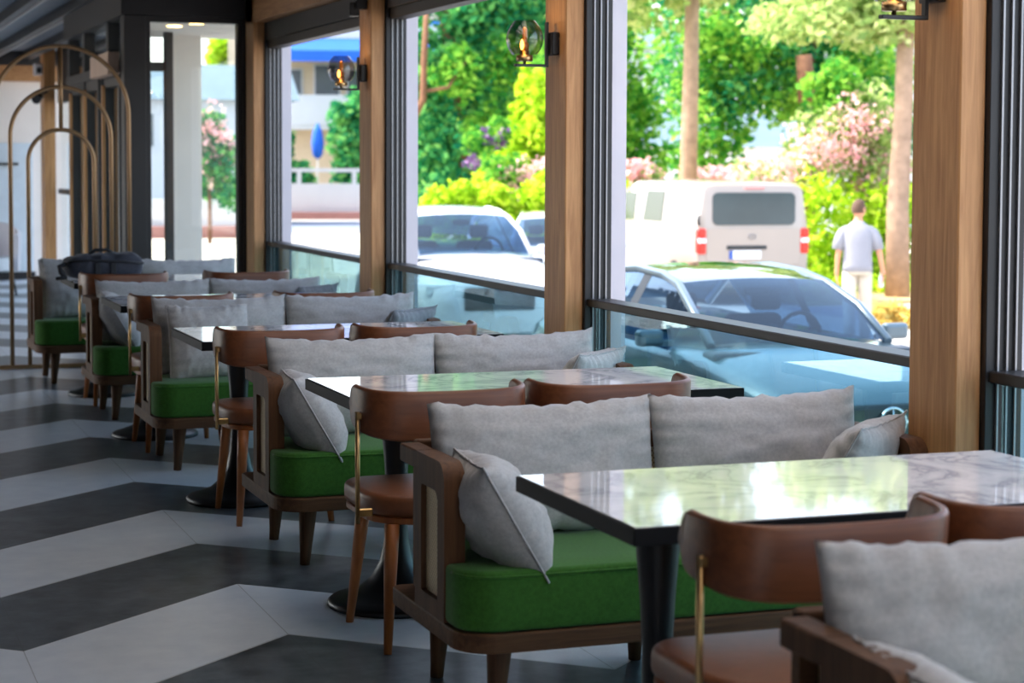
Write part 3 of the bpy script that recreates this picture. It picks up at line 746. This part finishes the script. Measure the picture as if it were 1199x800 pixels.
    if emblem:
        bm = newbm(); R_ = .095
        tube(bm, [(R_*math.cos(a*PI/16), -.045, .545+R_*math.sin(a*PI/16)) for a in range(32)], .009, 8, closed=True)
        for k in range(3):
            a = PI/2+k*2*PI/3; tube(bm, [(0, -.045, .545), (R_*math.cos(a), -.045, .545+R_*math.sin(a))], [.016, .004], 8)
        obj('emblem', bm, M['chrome'], t)
        bm = newbm(); box(bm, -.40, .40, -.035, -.026, .535, .555); obj('grille_bar', bm, M['chrome'], t)
    return t
car('silver-blue sedan with black roof parked outside the nearest window', (6.62, 11.10, G), 0, M['silvercar'], M['blackcar'], emblem=True)
car('white car parked outside the middle window, facing the camera', (7.62, 21.6, G), rad(-4.5), M['whitecar'], M['whitecar'], interior=plain('tan_car_seat', (150,120,110), .8)).scale = (1.03, 1, 1.14)
car('white car mostly hidden behind the middle oak column, right of another white car', (10.15, 26.2, G), rad(-21), M['whitecar'], M['whitecar'])
def van():
    t = thing('van', 'white van seen from behind, parked beyond the sedan', 'van', (13.94, 27.55, G), -.053)
    # local: rear at y=0, heading +Y; cross-section lofted along the length
    st = [(0, .86, 1.80, .88), (.03, .92, 1.87, .94), (.2, .945, 1.92, .96), (3.0, .945, 1.93, .96), (3.6, .90, 1.84, .96), (4.25, .80, 1.22, .95), (4.9, .72, .95, .90), (5.0, .6, .7, .8)]
    bm = newbm(); rows = []
    for y, wt, zt, wb in st:
        pr = [(0, zt+.02), (wt*.7, zt+.005), (wt*.86, zt-.02), (wt*.91, zt-.08), (wb*.985, min(1.2, zt*.66)), (wb, min(.8, zt*.5)), (wb*.985, .4), (wb*.96, .3), (0, .28)]
        full = [(-x, z) for x, z in pr[::-1]][:-1]+pr
        rows.append([bm.verts.new((x, y, z)) for x, z in full[1:]])
    n = len(rows[0])
    for A, B in zip(rows, rows[1:]):
        for k in range(n): bm.faces.new((A[k], A[(k+1) % n], B[(k+1) % n], B[k])).smooth = True
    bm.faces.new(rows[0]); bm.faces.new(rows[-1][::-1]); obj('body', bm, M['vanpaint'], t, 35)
    bm = newbm(); prism(bm, rrect(-.70, .70, 1.25, 1.76, .09, 5), -.022, .03, 0, 1, 'Y'); obj('rear_window', bm, M['vanglass'], t)
    bm = newbm(); prism(bm, rrect(-.80, .80, .62, 1.20, .04, 3), -.012, .03, .004, 1, 'Y'); obj('tailgate', bm, M['vanpaint'], t)
    for s in (-1, 1):
        bm = newbm(); box(bm, s*.875-.07, s*.875+.07, -.03, .12, .80, 1.20, .03, 2); o = obj('tail_light', bm, M['redlamp'], t)
        bm = newbm(); box(bm, s*.875-.066, s*.875+.066, -.035, 0, .97, 1.05, .01, 1); obj('clear_lens', bm, M['clearlamp'], o)
        for y0, y1, z1 in ((1.55, 2.45, 1.76), (2.85, 3.65, 1.72)):
            bm = newbm(); v = [bm.verts.new(p) for p in ((s*.945, y0, 1.26), (s*.945, y1, 1.26), (s*.885, y1-.08, z1), (s*.885, y0+.02, z1), (s*.90, y0, 1.26), (s*.90, y1, 1.26), (s*.84, y1-.08, z1), (s*.84, y0+.02, z1))]
            for q in ((0,1,2,3),(4,7,6,5),(0,4,5,1),(1,5,6,2),(2,6,7,3),(3,7,4,0)): bm.faces.new([v[i] for i in q])
            obj('side_window', bm, plain('van_side_glass', (50,58,52), .12, 0, .1, .4), t)
        for wy in (.95, 4.2):
            bm = newbm(); lathe(bm, [(.2, -.11), (.32, -.11), (.34, -.07), (.34, .07), (.32, .11), (.2, .11)], (0,0,0), 24); bmesh.ops.transform(bm, matrix=Matrix.Translation((s*.86, wy, .34)) @ Matrix.Rotation(PI/2, 4, 'Y'), verts=bm.verts); obj('wheel', bm, M['tyre'], t)
    bm = newbm(); box(bm, -.46, .22, -.03, .0, .87, .93, .01, 1); obj('tailgate_handle', bm, M['trim'], t)
    bm = newbm(); box(bm, -.42, .12, -.03, .0, .72, .85, .004, 1); o = obj('number_plate', bm, M['clearlamp'], t)
    bm = newbm(); box(bm, -.42, -.36, -.033, -.005, .72, .85); obj('plate_band', bm, plain('plate_blue', (40,84,170), .5), o)
    bm = newbm(); tube(bm, [(.06*math.cos(a*PI/8)-.03, -.018, 1.07+.045*math.sin(a*PI/8)) for a in range(16)], .007, 6, closed=True); tube(bm, [(-.08, -.018, 1.07), (.02, -.018, 1.07)], .006, 6); obj('badge', bm, plain('grey_badge', (150,146,146), .3, .6), t)
    bm = newbm(); box(bm, -.17, .17, -.02, .05, 1.81, 1.85, .008, 1); obj('brake_light', bm, plain('dull_red_lamp', (206,140,136), .3), t)
    bm = newbm(); box(bm, -.93, .93, -.08, .1, .32, .56, .04, 2); obj('bumper', bm, M['vanpaint'], t)
    bm = newbm(); tube(bm, [(-.93, -.01, 1.25), (-.95, -.03, 1.32), (-.93, -.01, 1.40)], .025, 8); obj('hinge', bm, M['trim'], t)
van()

# ---------------------------------------------------------------- person
def skin(name, verts, edges, radii, m, parent=None, sub=2, root=0):
    me = bpy.data.meshes.new(name); me.from_pydata(verts, edges, []); me.update()
    o = bpy.data.objects.new(name, me); sc.collection.objects.link(o)
    me.materials.append(m)
    md = o.modifiers.new('skin', 'SKIN'); md.use_smooth_shade = True
    for i, r in enumerate(radii):
        sv = me.skin_vertices[0].data[i]; sv.radius = r if isinstance(r, tuple) else (r, r); sv.use_root = (i == root)
    sb = o.modifiers.new('sub', 'SUBSURF'); sb.levels = sb.render_levels = sub
    if parent: o.parent = parent
    return o
def loft(name, rings, m, parent, n=20, caps=True):
    """rings: (cx, cy, z, rx, ry)"""
    bm = newbm(); rr = []
    for cx, cy, z, rx, ry in rings:
        rr.append([bm.verts.new((cx+rx*math.copysign(abs(math.cos(2*PI*k/n))**.85, math.cos(2*PI*k/n)), cy+ry*math.copysign(abs(math.sin(2*PI*k/n))**.9, math.sin(2*PI*k/n)), z)) for k in range(n)])
    for A, B in zip(rr, rr[1:]):
        for k in range(n): bm.faces.new((A[k], A[(k+1) % n], B[(k+1) % n], B[k])).smooth = True
    if caps: bm.faces.new(rr[0][::-1]); bm.faces.new(rr[-1])
    return obj(name, bm, m, parent)
def person():
    # local: facing +Y (away), x to the person's right, feet at z=0, height 1.76
    t = thing('person', 'person in a white t-shirt and khaki trousers walking away, seen from behind', 'person', (12.11, 21.12, G), rad(-24))
    V = [(0,0,.97), (0,0,1.12), (0,.01,1.28), (0,.0,1.42), (0,.005,1.52), (.01,.02,1.585),      # 0-5 trunk, neck, skull base
         (.09,0,.93), (.11,.06,.50), (.10,.02,.09), (.11,.16,.035),                              # 6-9 right leg forward
         (-.09,0,.93), (-.10,-.02,.50), (-.10,-.20,.12), (-.10,-.10,.04),                        # 10-13 left leg behind
         (.155,0,1.395), (.265,-.03,1.14), (.315,.05,.90), (.325,.07,.85),                          # 14-17 right arm
         (-.155,0,1.395), (-.235,-.02,1.14), (-.245,.04,.89), (-.245,.06,.84)]                     # 18-21 left arm
    E = [(0,1),(1,2),(2,3),(3,4),(4,5),(0,6),(6,7),(7,8),(8,9),(0,10),(10,11),(11,12),(12,13),(3,14),(14,15),(15,16),(16,17),(3,18),(18,19),(19,20),(20,21)]
    Rr = [(.145,.10),(.13,.09),(.15,.10),(.11,.075),.054,.06, .085,.058,.038,.035, .085,.058,.038,.035, .042,.040,.028,.035, .042,.040,.028,.035]
    body = skin('body', V, E, Rr, M['skin'], t)
    # fingers: five short chains per hand
    for hx, hy, hz, s in ((.325,.07,.85, 1), (-.245,.06,.84, -1)):
        vv, ee, rr = [(hx, hy, hz)], [], [.022]
        for k, (dy, ln) in enumerate(((-.028,.075), (-.010,.088), (.009,.085), (.027,.068))):
            b = len(vv); vv += [(hx, hy+dy, hz-.03), (hx-s*.008, hy+dy*1.1, hz-.03-ln*.55), (hx-s*.028, hy+dy*1.1, hz-.03-ln)]; ee += [(0, b), (b, b+1), (b+1, b+2)]; rr += [.011, .0095, .008]
        b = len(vv); vv += [(hx-s*.012, hy+.045, hz-.005), (hx-s*.022, hy+.062, hz-.04)]; ee += [(0, b), (b, b+1)]; rr += [.0115, .009]
        skin('hand', vv, ee, rr, M['skin'], t, 1)
    # head with face, turned to the right
    head = bpy.data.objects.new('head', None)
    bm = newbm(); bmesh.ops.create_uvsphere(bm, u_segments=32, v_segments=24, radius=1)
    for v in bm.verts:
        x, y, z = v.co
        jaw = max(0, -z); w_ = .077*(1-.25*jaw**1.5); 
        p = Vector((x*w_, y*.098*(1-.12*jaw), z*.118))
        if y > .2 and z < .1: p.y += .012*jaw
        # nose, brow, eye sockets, mouth
        p.y += .024*math.exp(-((x/.16)**2+((z+.12)/.2)**2))*(y > 0)
        p.y += .006*math.exp(-((z-.18)/.1)**2-(x/.6)**2)*(y > 0)
        for e in (-.36, .36): p.y -= .010*math.exp(-(((x-e)/.16)**2+((z-.03)/.1)**2))*(y > 0)
        p.y -= .005*math.exp(-((x/.3)**2+((z+.46)/.05)**2))*(y > 0)
        v.co = p
    for f in bm.faces: f.smooth = True
    HM = Matrix.Translation((.012, .03, 1.665)) @ Matrix.Rotation(rad(-38), 4, 'Z')
    for s in (-1, 1): lathe(bm, [(.004, -.012), (.022, -.010), (.028, 0), (.02, .008), (.006, .006)], (0,0,0), 14) if False else None
    bmesh.ops.transform(bm, matrix=HM, verts=bm.verts); ho = obj('face', bm, M['skin'], t)
    for s in (-1, 1):
        bm = newbm(); bmesh.ops.create_uvsphere(bm, u_segments=14, v_segments=10, radius=1)
        for v in bm.verts: v.co = Vector((v.co.x*.010, v.co.y*.020, v.co.z*.032))
        bmesh.ops.transform(bm, matrix=HM @ Matrix.Translation((s*.077, -.005, -.005)) @ Matrix.Rotation(s*.3, 4, 'Z'), verts=bm.verts); obj('ear', bm, M['skin'], t, 60)
    bm = newbm(); bmesh.ops.create_uvsphere(bm, u_segments=36, v_segments=24, radius=1)
    dead = [v for v in bm.verts if v.co.y > .25+.35*v.co.z and v.co.z < .55 or v.co.z < -.42]
    bmesh.ops.delete(bm, geom=dead, context='VERTS')
    for v in bm.verts:
        n_ = noise.noise(v.co*5)*.006; v.co = Vector((v.co.x*(.084+n_), v.co.y*(.108+n_), v.co.z*(.125+n_)))
    bmesh.ops.transform(bm, matrix=HM, verts=bm.verts); obj('hair', bm, M['hair'], t, 80)
    # t-shirt with short sleeves
    loft('shirt', [(0,0,.90,.185,.125), (0,0,.98,.18,.125), (0,0,1.10,.175,.118), (0,0,1.26,.19,.122), (0,0,1.36,.198,.115), (0,0,1.42,.18,.10), (0,0,1.455,.145,.088), (0,.002,1.49,.095,.075), (0,.003,1.515,.07,.065)], M['shirt'], t, 24)
    for s in (-1, 1):
        bm = newbm(); tube(bm, [(s*.12, 0, 1.425), (s*.185, -.003, 1.375), (s*.22, -.01, 1.30), (s*.252, -.018, 1.17)], [.055, .066, .068, .066], 16, flat=(1, 1)); obj('sleeve', bm, M['shirt'], t)
    loft('trousers', [(0,0,.86,.165,.125), (0,0,.95,.172,.122), (0,0,.99,.165,.118)], M['trouser'], t, 24)
    for s, kn, an in ((1, (.11,.06,.50), (.105,.03,.07)), (-1, (-.10,-.02,.50), (-.10,-.19,.13))):
        bm = newbm(); tube(bm, [(s*.085, 0, .93), (s*.095, kn[1]*.5, .72), kn, ((kn[0]+an[0])/2, (kn[1]+an[1])/2, .28), an], [.098, .09, .076, .07, .066], 16); obj('trouser_leg', bm, M['trouser'], t)
        bm = newbm(); y0 = an[1]; box(bm, an[0]-.045, an[0]+.045, y0-.08, y0+.19, .0 if s > 0 else .02, .08, .03, 3); obj('shoe', bm, M['clearlamp'], t)
    h = thing('bottle', 'small pale bottle held in the walking person\'s right hand', 'bottle', (0, 0, 0))
    Mw = Matrix.Translation((12.11, 21.12, G)) @ Matrix.Rotation(rad(-24), 4, 'Z')
    h.location = Mw @ Vector((.300, .085, .70))
    bm = newbm(); lathe(bm, [(.026, 0), (.03, .01), (.03, .12), (.026, .135), (.012, .155), (.012, .17)], (0,0,0), 16); obj('bottle_body', bm, plain('pale_plastic', (214,222,228), .3), h)
    bm = newbm(); lathe(bm, [(.014, .1701), (.014, .188)], (0,0,0), 12); obj('cap', bm, M['clearlamp'], h)
person()

# ---------------------------------------------------------------- trees, bushes, buildings
def leaves(name, blobs, n, size, m, parent, seed, aspect=1.7, fill=.55):
    """one mesh of folded leaf blades spread through ellipsoidal clumps: (x, y, z, rx, ry, rz)"""
    r = random.Random(seed); V = []; F = []
    vol = [b[3]*b[4]+b[4]*b[5]+b[3]*b[5] for b in blobs]; tot = sum(vol)
    for b, vl in zip(blobs, vol):
        sub = [(r.gauss(0, 1), r.gauss(0, 1), r.gauss(0, 1)) for _ in range(14)]
        sub = [Vector(s).normalized()*r.uniform(.45, .85) for s in sub]
        for _ in range(int(n*vl/tot)):
            c = r.choice(sub); dv = Vector((r.gauss(0, 1), r.gauss(0, 1), r.gauss(0, 1))).normalized()*r.uniform(fill*.4, .5)
            q = c+dv
            p = Vector((b[0]+q.x*b[3], b[1]+q.y*b[4], b[2]+q.z*b[5]))
            a = Vector((r.gauss(0, 1), r.gauss(0, 1), r.gauss(0, .7)-.3)).normalized(); u, w_ = frame_of(a)
            th = r.uniform(0, PI); u = u*math.cos(th)+w_*math.sin(th); s = size*r.uniform(.6, 1.3)
            nn = a.cross(u)*.18*s
            i = len(V)
            V += [p-a*s*aspect*.5, p+u*s*.5+nn, p+a*s*aspect*.5, p-u*s*.5+nn]
            F += [(i, i+1, i+2), (i, i+2, i+3)]
    return meshobj(name, [tuple(v) for v in V], F, m, parent)
def trunk(parent, pts, rad_, m, name='trunk'):
    bm = newbm(); tube(bm, pts, rad_, 14); o = obj(name, bm, m, parent); return o
def tree(label, x, y, trunkpts, radii, blobs, n, size, leafm, barkm, seed, name='tree', branches=(), group=None, flowers=None, cat='tree', second=None):
    t = thing(name, label, cat, (x, y, G), 0, group)
    if trunkpts: trunk(t, trunkpts, radii, barkm)
    for b in branches: trunk(t, b[0], b[1], barkm, 'branch')
    leaves('foliage', blobs, n, size, leafm, t, seed)
    if second: leaves('light_foliage', *second, t, seed+90)
    if flowers:
        fb, fn, fs, fm = flowers; leaves('blossoms', fb, fn, fs, fm, t, seed+50, 1.0)
    return t
# window nearest the camera (photo right): pines, broad tree, oleander
tree('tall pine with a straight pale trunk at the left of the nearest window', 16.1, 34.7, [(0,0,0), (.05,0,3), (.1,0,7)], [.19,.165,.12],
     [(-.9,0,5.9,2.0,1.6,1.2), (.9,.4,6.4,1.6,1.4,1.1), (-.2,0,7.3,1.8,1.6,1.2)], 7000, .13, M['lf_pine'], M['bark'], 11, 'pine_tree')
tree('pine trunk beside the nearest oak column, behind the walking person', 16.75, 27.9, [(0,0,0), (-.02,0,1.5), (.06,0,3.2), (.1,0,6)], [.21,.18,.15,.12],
     [(-1.2,.3,4.6,1.3,1.2,.75), (.9,.3,4.9,1.5,1.2,.8), (0,.6,5.9,1.8,1.5,1.0)], 6500, .12, M['lf_pine'], M['bark'], 12, 'pine_tree')
tree('broad leafy tree in the middle of the nearest window, above the pink bush', 20.9, 38.6, [(0,0,0), (.0,0,2.5), (.1,0,5)], [.2,.17,.1],
     [(-2.2,0,3.9,1.3,1.4,1.4), (-.7,-.3,4.6,1.6,1.5,1.5), (1.1,.2,4.5,1.6,1.5,1.6), (2.4,.3,3.4,1.3,1.4,1.4), (-1.9,.3,5.6,1.5,1.5,1.4), (.6,.2,6.2,2.2,1.6,1.2), (1.4,.6,2.9,1.3,1.0,.9)], 9500, .125, M['lf_dark'], M['bark_d'], 13,
     second=([(-2.6,-.5,3.3,1.0,.9,1.5), (-2.2,-.6,5.0,1.2,.9,1.0), (-1.0,-.8,3.9,.9,.6,.9), (.8,-.9,4.4,.9,.6,.8), (-2.7,-.3,2.3,.6,.7,.6)], 4200, .12, M['lf_mid']), branches=(([(-1.0,-1.7,3.5), (-1.1,-1.7,4.5)], [.2,.17]),))
tree('green tree at the left edge of the nearest window, above the van', 17.3, 41.5, [(0,0,0), (.1,0,3)], [.16,.1],
     [(-.8,0,2.6,1.2,1.2,1.3), (.3,.2,3.4,1.3,1.2,1.2), (-.6,.1,4.6,1.3,1.2,1.1), (.9,.2,2.1,.8,1,.8), (.1,0,5.6,1.0,1,.9)], 6500, .13, M['lf_mid'], M['bark_d'], 14)
tree('tall pink-flowering oleander bush between the van and the walking person', 17.7, 31.3, [(0,0,0), (.05,0,1.2)], [.07,.05],
     [(-.5,0,2.3,.8,.7,.8), (.25,0,2.9,.75,.7,.85), (.7,0,2.0,.7,.7,.9), (-1.3,0,1.9,.7,.6,.45), (.3,0,1.0,.5,.5,.9), (.85,0,.9,.4,.5,.8)], 5200, .085, M['lf_olea'], M['bark_d'], 15, 'oleander_bush',
     flowers=([(-.6,-.2,2.5,.9,.7,.7), (.2,-.2,3.0,.8,.7,.6), (.7,-.2,2.0,.8,.6,.6), (-1.6,-.2,2.0,.9,.5,.4)], 2300, .085, M['bloom']), cat='bush')
tree('pink-flowering bush peeping over the roof of the van', 16.3, 36.2, None, None, [(-.6,0,1.75,.55,.5,.45), (.7,0,1.6,.9,.5,.5), (1.8,0,1.8,.6,.5,.5)], 2600, .10, M['lf_olea'], M['bark_d'], 16, 'oleander_bush',
     flowers=([(-.6,-.2,1.95,.5,.4,.4), (1.0,-.2,1.75,1.0,.4,.4)], 800, .13, M['bloom']), cat='bush')
tree('yellow-green shrub behind the walking person', 17.9, 30.2, None, None, [(-1.2,0,1.3,.7,.7,.8), (-.2,.3,1.1,.8,.7,1.0), (.9,.4,.9,.9,.7,.9), (-.4,.5,.4,1.6,.6,.6)], 3600, .10, M['lf_lime'], M['bark_d'], 17, 'shrub', cat='bush')
tree('leaning pale trunk with thin leaves between the oleander and the pine', 18.3, 31.6, [(.35,0,0), (.1,0,1.3), (-.35,0,2.7), (-.6,0,3.4)], [.12,.10,.08,.05],
     [(-.6,0,3.5,.7,.6,.6), (.3,.2,2.9,.6,.6,.7)], 1800, .11, M['lf_mid'], M['bark'], 18)
for k, (x, y, s) in enumerate(((13.7, 23.1, .42), (14.15, 22.75, .36))):
    t = thing('grass_tuft', ['dry yellow grass tuft at the kerb right of the walking person', 'second dry grass tuft, closest to the oak column'][k], 'grass', (x, y, G))
    leaves('grass_blades', [(0, 0, .12, s*.9, s*.6, .2)], 700, .05, M['lf_dry'], t, 30+k, 5)
bm = newbm(); box(bm, 14.0, 40, 24.6, 26.7, G+.001, G+.006); struct('trim_67', bm, M['road'])
bm = newbm(); box(bm, 14.6, 40, 27.0, 37, G+.001, G+.05); struct('trim_68', bm, M['soil'])
t = thing('verge_grass', 'sunlit grass strip under the pines right of the walking person', 'grass', (17.2, 29.0, G+.05)); t['kind'] = 'stuff'
o = leaves('grass_blades', [(0, 0, .08, 2.6, .9, .16), (.6, 1.2, .1, 2.6, .9, .2)], 5000, .05, M['lf_lime'], t, 36, 4); o['kind'] = 'stuff'
# middle window: dark trees, lime bush, flowering bush, hedge
tree('dense deep-green tree filling the left of the middle window', 15.5, 46.5, [(.1,0,0), (.0,0,3), (-.6,0,6)], [.24,.2,.14],
     [(-.9,0,3.4,1.2,1.3,1.6), (.5,0,2.6,1.6,1.4,1.5), (-.9,0,5.6,1.2,1.3,1.5), (.8,.4,4.9,1.9,1.5,1.7), (2.4,.5,5.8,1.7,1.5,1.6), (-.8,.2,1.7,1.3,1.2,1.2), (1.8,.4,2.0,1.4,1.2,1.4), (.2,.2,7.0,2.6,1.6,1.4)], 15000, .14, M['lf_dark'], M['bark_d'], 21,
     second=([(.2,-1.2,3.0,.9,.6,.8), (-.5,-1.2,4.3,.8,.6,.7), (1.2,-1.1,4.6,1.0,.6,.8), (.9,-1.2,2.2,.8,.6,.5)], 3000, .13, M['lf_mid']),
     branches=(([(-2.2,-1.6,2.6), (-1.62,-1.6,3.7), (-1.6,-1.6,4.6), (-1.5,-1.5,6)], [.10,.085,.08,.06]), ([(-1.6,-1.6,3.9), (-1.0,-1.6,4.0), (-.5,-1.6,4.7)], [.05,.045,.03])))
tree('bright yellow-green tree behind the middle sconce', 15.3, 40.5, [(0,0,0), (0,0,2.5)], [.1,.07],
     [(-.9,0,1.9,.7,.7,.7), (-.1,0,2.6,.8,.7,.9), (.7,0,3.0,.9,.8,1.1), (.0,0,3.6,.6,.6,.7), (.9,.1,4.2,.6,.6,.7), (.6,0,1.7,.9,.7,.9)], 8000, .13, M['lf_lime'], M['bark_d'], 22)
tree('pink and purple flowering bush in the middle window, left of the yellow-green tree', 13.75, 38.2, [(0,0,0), (0,0,1.2)], [.05,.04],
     [(-.2,0,2.0,.6,.5,.5), (.3,0,1.5,.7,.5,.6)], 1500, .10, M['lf_mid'], M['bark_d'], 23, 'oleander_bush',
     flowers=([(-.1,-.3,1.75,.5,.3,.45), (.35,-.3,2.0,.45,.3,.4)], 420, .09, M['bloom']), cat='bush')
t = tree('purple flowering bush hanging above the pink blossoms in the middle window', 13.5, 38.9, [(0,0,0), (0,0,2.2)], [.04,.03], [(-.3,0,2.6,.35,.3,.4), (.2,0,2.9,.3,.3,.3)], 300, .10, M['lf_mid'], M['bark_d'], 24, 'bush',
     flowers=([(-.4,-.1,2.2,.22,.2,.2), (.05,-.1,2.75,.3,.2,.3)], 130, .11, M['lf_purple']), cat='bush')
for k, (x, y, h) in enumerate(((11.9, 36.6, 1.7), (12.8, 36.4, 1.9), (13.7, 36.0, 2.0), (14.6, 35.6, 2.1))):
    tree('rounded yellow-green hedge shrub, %s in the row behind the white car' % ('leftmost', 'second from left', 'third from left', 'rightmost')[k], x, y, None, None,
         [(0,0,h*.68,.62,.6,h*.34), (.1,.1,h*.35,.7,.6,h*.4)], 3600, .10, M['lf_lime'], M['bark_d'], 40+k, 'hedge_shrub', group='yellow-green hedge behind the white car', cat='bush')
# left window: fence wall, trees, apartment house with awning
def fencewall():
    t = thing('garden_wall', 'white garden wall with open railing beyond the left window', 'wall', (19.0, 72.5, G), rad(-14))
    bm = newbm(); box(bm, -14, 14, 0, .25, .28, 1.36); obj('wall_base', bm, M['bwall'], t)
    bm = newbm(); box(bm, -14, 14, .02, .22, 1.80, 1.94); o = obj('rail', bm, M['bwall'], t)
    for k in range(-6, 7):
        bm = newbm(); box(bm, k*2.1+.55, k*2.1+.72, .04, .2, 1.36, 1.80); obj('rail_post', bm, M['bwall'], t)
    bm = newbm(); box(bm, -14, 14, -.5, 0, 0, .28); obj('kerb', bm, M['kerb'], t)
fencewall()
def windowpart(t, x0, x1, z0, z1, y=0, m=None):
    bm = newbm(); box(bm, x0-.08, x1+.08, y-.06, y, z0-.08, z1+.08); f = obj('window', bm, M['bwall'], t)
    bm = newbm(); box(bm, x0, x1, y-.08, y-.02, z0, z1); obj('pane', bm, m or M['bdark'], f)
def house():
    t = thing('apartment_house', 'pale apartment house with balconies beyond the left window', 'building', (20.2, 82, G), rad(-14))
    bm = newbm(); box(bm, -3.4, 9, 0, 10, 0, 9.5); obj('wall', bm, M['bbeige'], t)
    for z in (3.55, 6.5):
        bm = newbm(); box(bm, -2.6, 2.2 if z < 5 else 6, -1.6, 0, z, z+.18); b = obj('balcony', bm, M['bwall'], t)
        bm = newbm(); box(bm, -2.6, 2.2 if z < 5 else 6, -1.65, -1.5, z+.18, z+1.45); obj('parapet', bm, M['bwall'], b)
    for x0, x1, z0, z1 in ((-2.0,-.3,4.9,6.1), (.3,1.3,5.0,6.3), (1.7,2.6,4.9,6.1), (-2.2,-1.0,1.2,3.0), (3.2,4.5,4.9,6.3)): windowpart(t, x0, x1, z0, z1)
    bm = newbm(); box(bm, -1.3, 1.0, -1.2, -.9, 3.73, 5.0); obj('balcony_panel', bm, M['bwall'], t)
    a = thing('awning', 'blue canvas awning over the top balcony of the pale apartment house', 'awning', (20.2, 82, G), rad(-14))
    bm = newbm(); prism(bm, [(-2.6, 6.75), (0, 8.2), (0, 8.28), (-2.68, 6.8)], -2.1, 6.5, 0, 1, 'X'); obj('canvas', bm, M['awning'], a)
    bm = newbm(); box(bm, -2.1, 6.5, -2.72, -2.68, 6.35, 6.79); obj('valance', bm, M['awning'], a)
    bm = newbm()
    for s in (-1.95, 2.0, 6.3): tube(bm, [(s, -2.6, 6.74), (s, 0, 6.4)], .03, 6)
    obj('awning_arm', bm, M['silver'], a)
house()
u = thing('parasol', 'closed blue parasol beside the pale apartment house', 'parasol', (19.35, 77.0, G))
bm = newbm(); lathe(bm, [(.04, 2.3), (.2, 2.45), (.26, 2.9), (.2, 3.4), (.04, 3.75)], (0,0,0), 14); obj('canopy', bm, M['awning'], u)
bm = newbm(); lathe(bm, [(.025, 0), (.025, 2.3)], (0,0,0), 8); obj('pole', bm, M['bwall'], u)
tree('green tree in front of the pale apartment house, behind the white railing', 21.6, 77.0, [(0,0,0), (0,0,2.6)], [.14,.1], [(-.8,0,3.4,1.2,1.0,1.2), (.9,0,2.6,1.5,1.0,1.5), (0,0,4.5,1.3,1,.9), (-.6,0,1.9,1.1,1,.9), (1.6,0,4.4,1.2,1,1.2), (-.7,0,2.2,.8,.8,.7)], 6000, .22, M['lf_dark'], M['bark_d'], 51)
tree('low green bush at the left behind the white railing', 17.9, 76.5, None, None, [(-.3,0,2.0,.9,.8,1.0), (.5,0,1.5,.9,.8,.7), (-.4,0,3.2,.6,.7,.7)], 2600, .2, M['lf_dark'], M['bark_d'], 52, 'bush', cat='bush')
tree('yellow-green tree peeping beside the blue awning', 18.6, 84, None, None, [(-1.2,0,5.6,1.0,1,1.3), (-1.6,0,7.0,1,1,1)], 2200, .25, M['lf_lime'], M['bark_d'], 53)
# white house and slate roof seen between the trees of the nearest window
def cottage(label, x, y, rz, w_, d_, h_, roof_h, wm='render'):
    t = thing('house', label, 'building', (x, y, G), rz)
    bm = newbm(); box(bm, -w_/2, w_/2, 0, d_, 0, h_); obj('wall', bm, M[wm], t)
    bm = newbm(); prism(bm, [(-.4, h_), (d_/2, h_+roof_h), (d_+.4, h_)], -w_/2-.3, w_/2+.3, 0, 1, 'X'); obj('roof', bm, M['roofd'], t)
    for k in range(3): windowpart(t, -w_/2+.8+k*(w_-2)/2, -w_/2+1.7+k*(w_-2)/2, h_-1.6, h_-.5)
    bm = newbm(); box(bm, -.5, .5, -.05, 0, 0, 2.1); obj('door', bm, M['bdark'], t)
cottage('white house with a grey-blue roof between the trees above the van', 27.2, 54.0, rad(-25), 9, 6, 2.7, 1.1)
cottage('pale building far behind the trees of the nearest window', 42, 80, rad(-27), 22, 8, 7.5, 1.2)
cottage('pale building far behind the glass doors', 12.6, 67, rad(-4), 6.4, 4, 4.3, 1.3, 'bwall')
tree('pink-flowering bush seen through the tall glass pane', 10.1, 52, [(0,0,0), (0,0,1.5)], [.06,.05], [(-.2,0,2.6,.8,.7,1.2), (.3,0,1.9,.8,.7,.9)], 2600, .13, M['lf_dark'], M['bark_d'], 61, 'oleander_bush',
     flowers=([(-.1,-.2,2.6,.8,.5,1.1)], 380, .16, M['bloom']), cat='bush')
def planter():
    t = thing('planter_wall', 'low pale wall seen through the tall glass pane', 'wall', (9.7, 56, G), rad(-8))
    bm = newbm(); box(bm, -2, 2, 0, .3, 0, 1.1); obj('wall_base', bm, M['bwall'], t)
    bm = newbm(); box(bm, -2, 2, -.5, 0, 0, .35); obj('kerb', bm, M['kerb'], t)
planter()
tree('broad tree line far left outside, beyond the glass doors', 2.5, 98, [(0,0,0), (0,0,4)], [.3,.2], [(-5,0,4,4,2,3), (0,0,5,4,2,3.5), (4,1,4,3,2,3)], 7000, .35, M['lf_mid'], M['bark_d'], 62)
tree('dark tree mass far behind the middle window', 21.5, 62, [(0,0,0), (0,0,4)], [.3,.2], [(-1,0,3,2,1.5,3), (1,0,6,2.6,1.5,3.5), (2.4,1,3,2,1.5,3), (.6,0,8.6,3,1.5,2)], 9000, .34, M['lf_dark'], M['bark_d'], 63)
tree('green tree mass far behind the nearest window', 36, 69, [(0,0,0), (0,0,4)], [.3,.2], [(-5,0,5,3.5,2,3.5), (0,0,3.5,4,2,3.2), (4,1,4,4,2,4), (-2,0,9,5,2,3), (4,0,9,5,2,3)], 4200, .3, M['lf_mid'], M['bark_d'], 64)
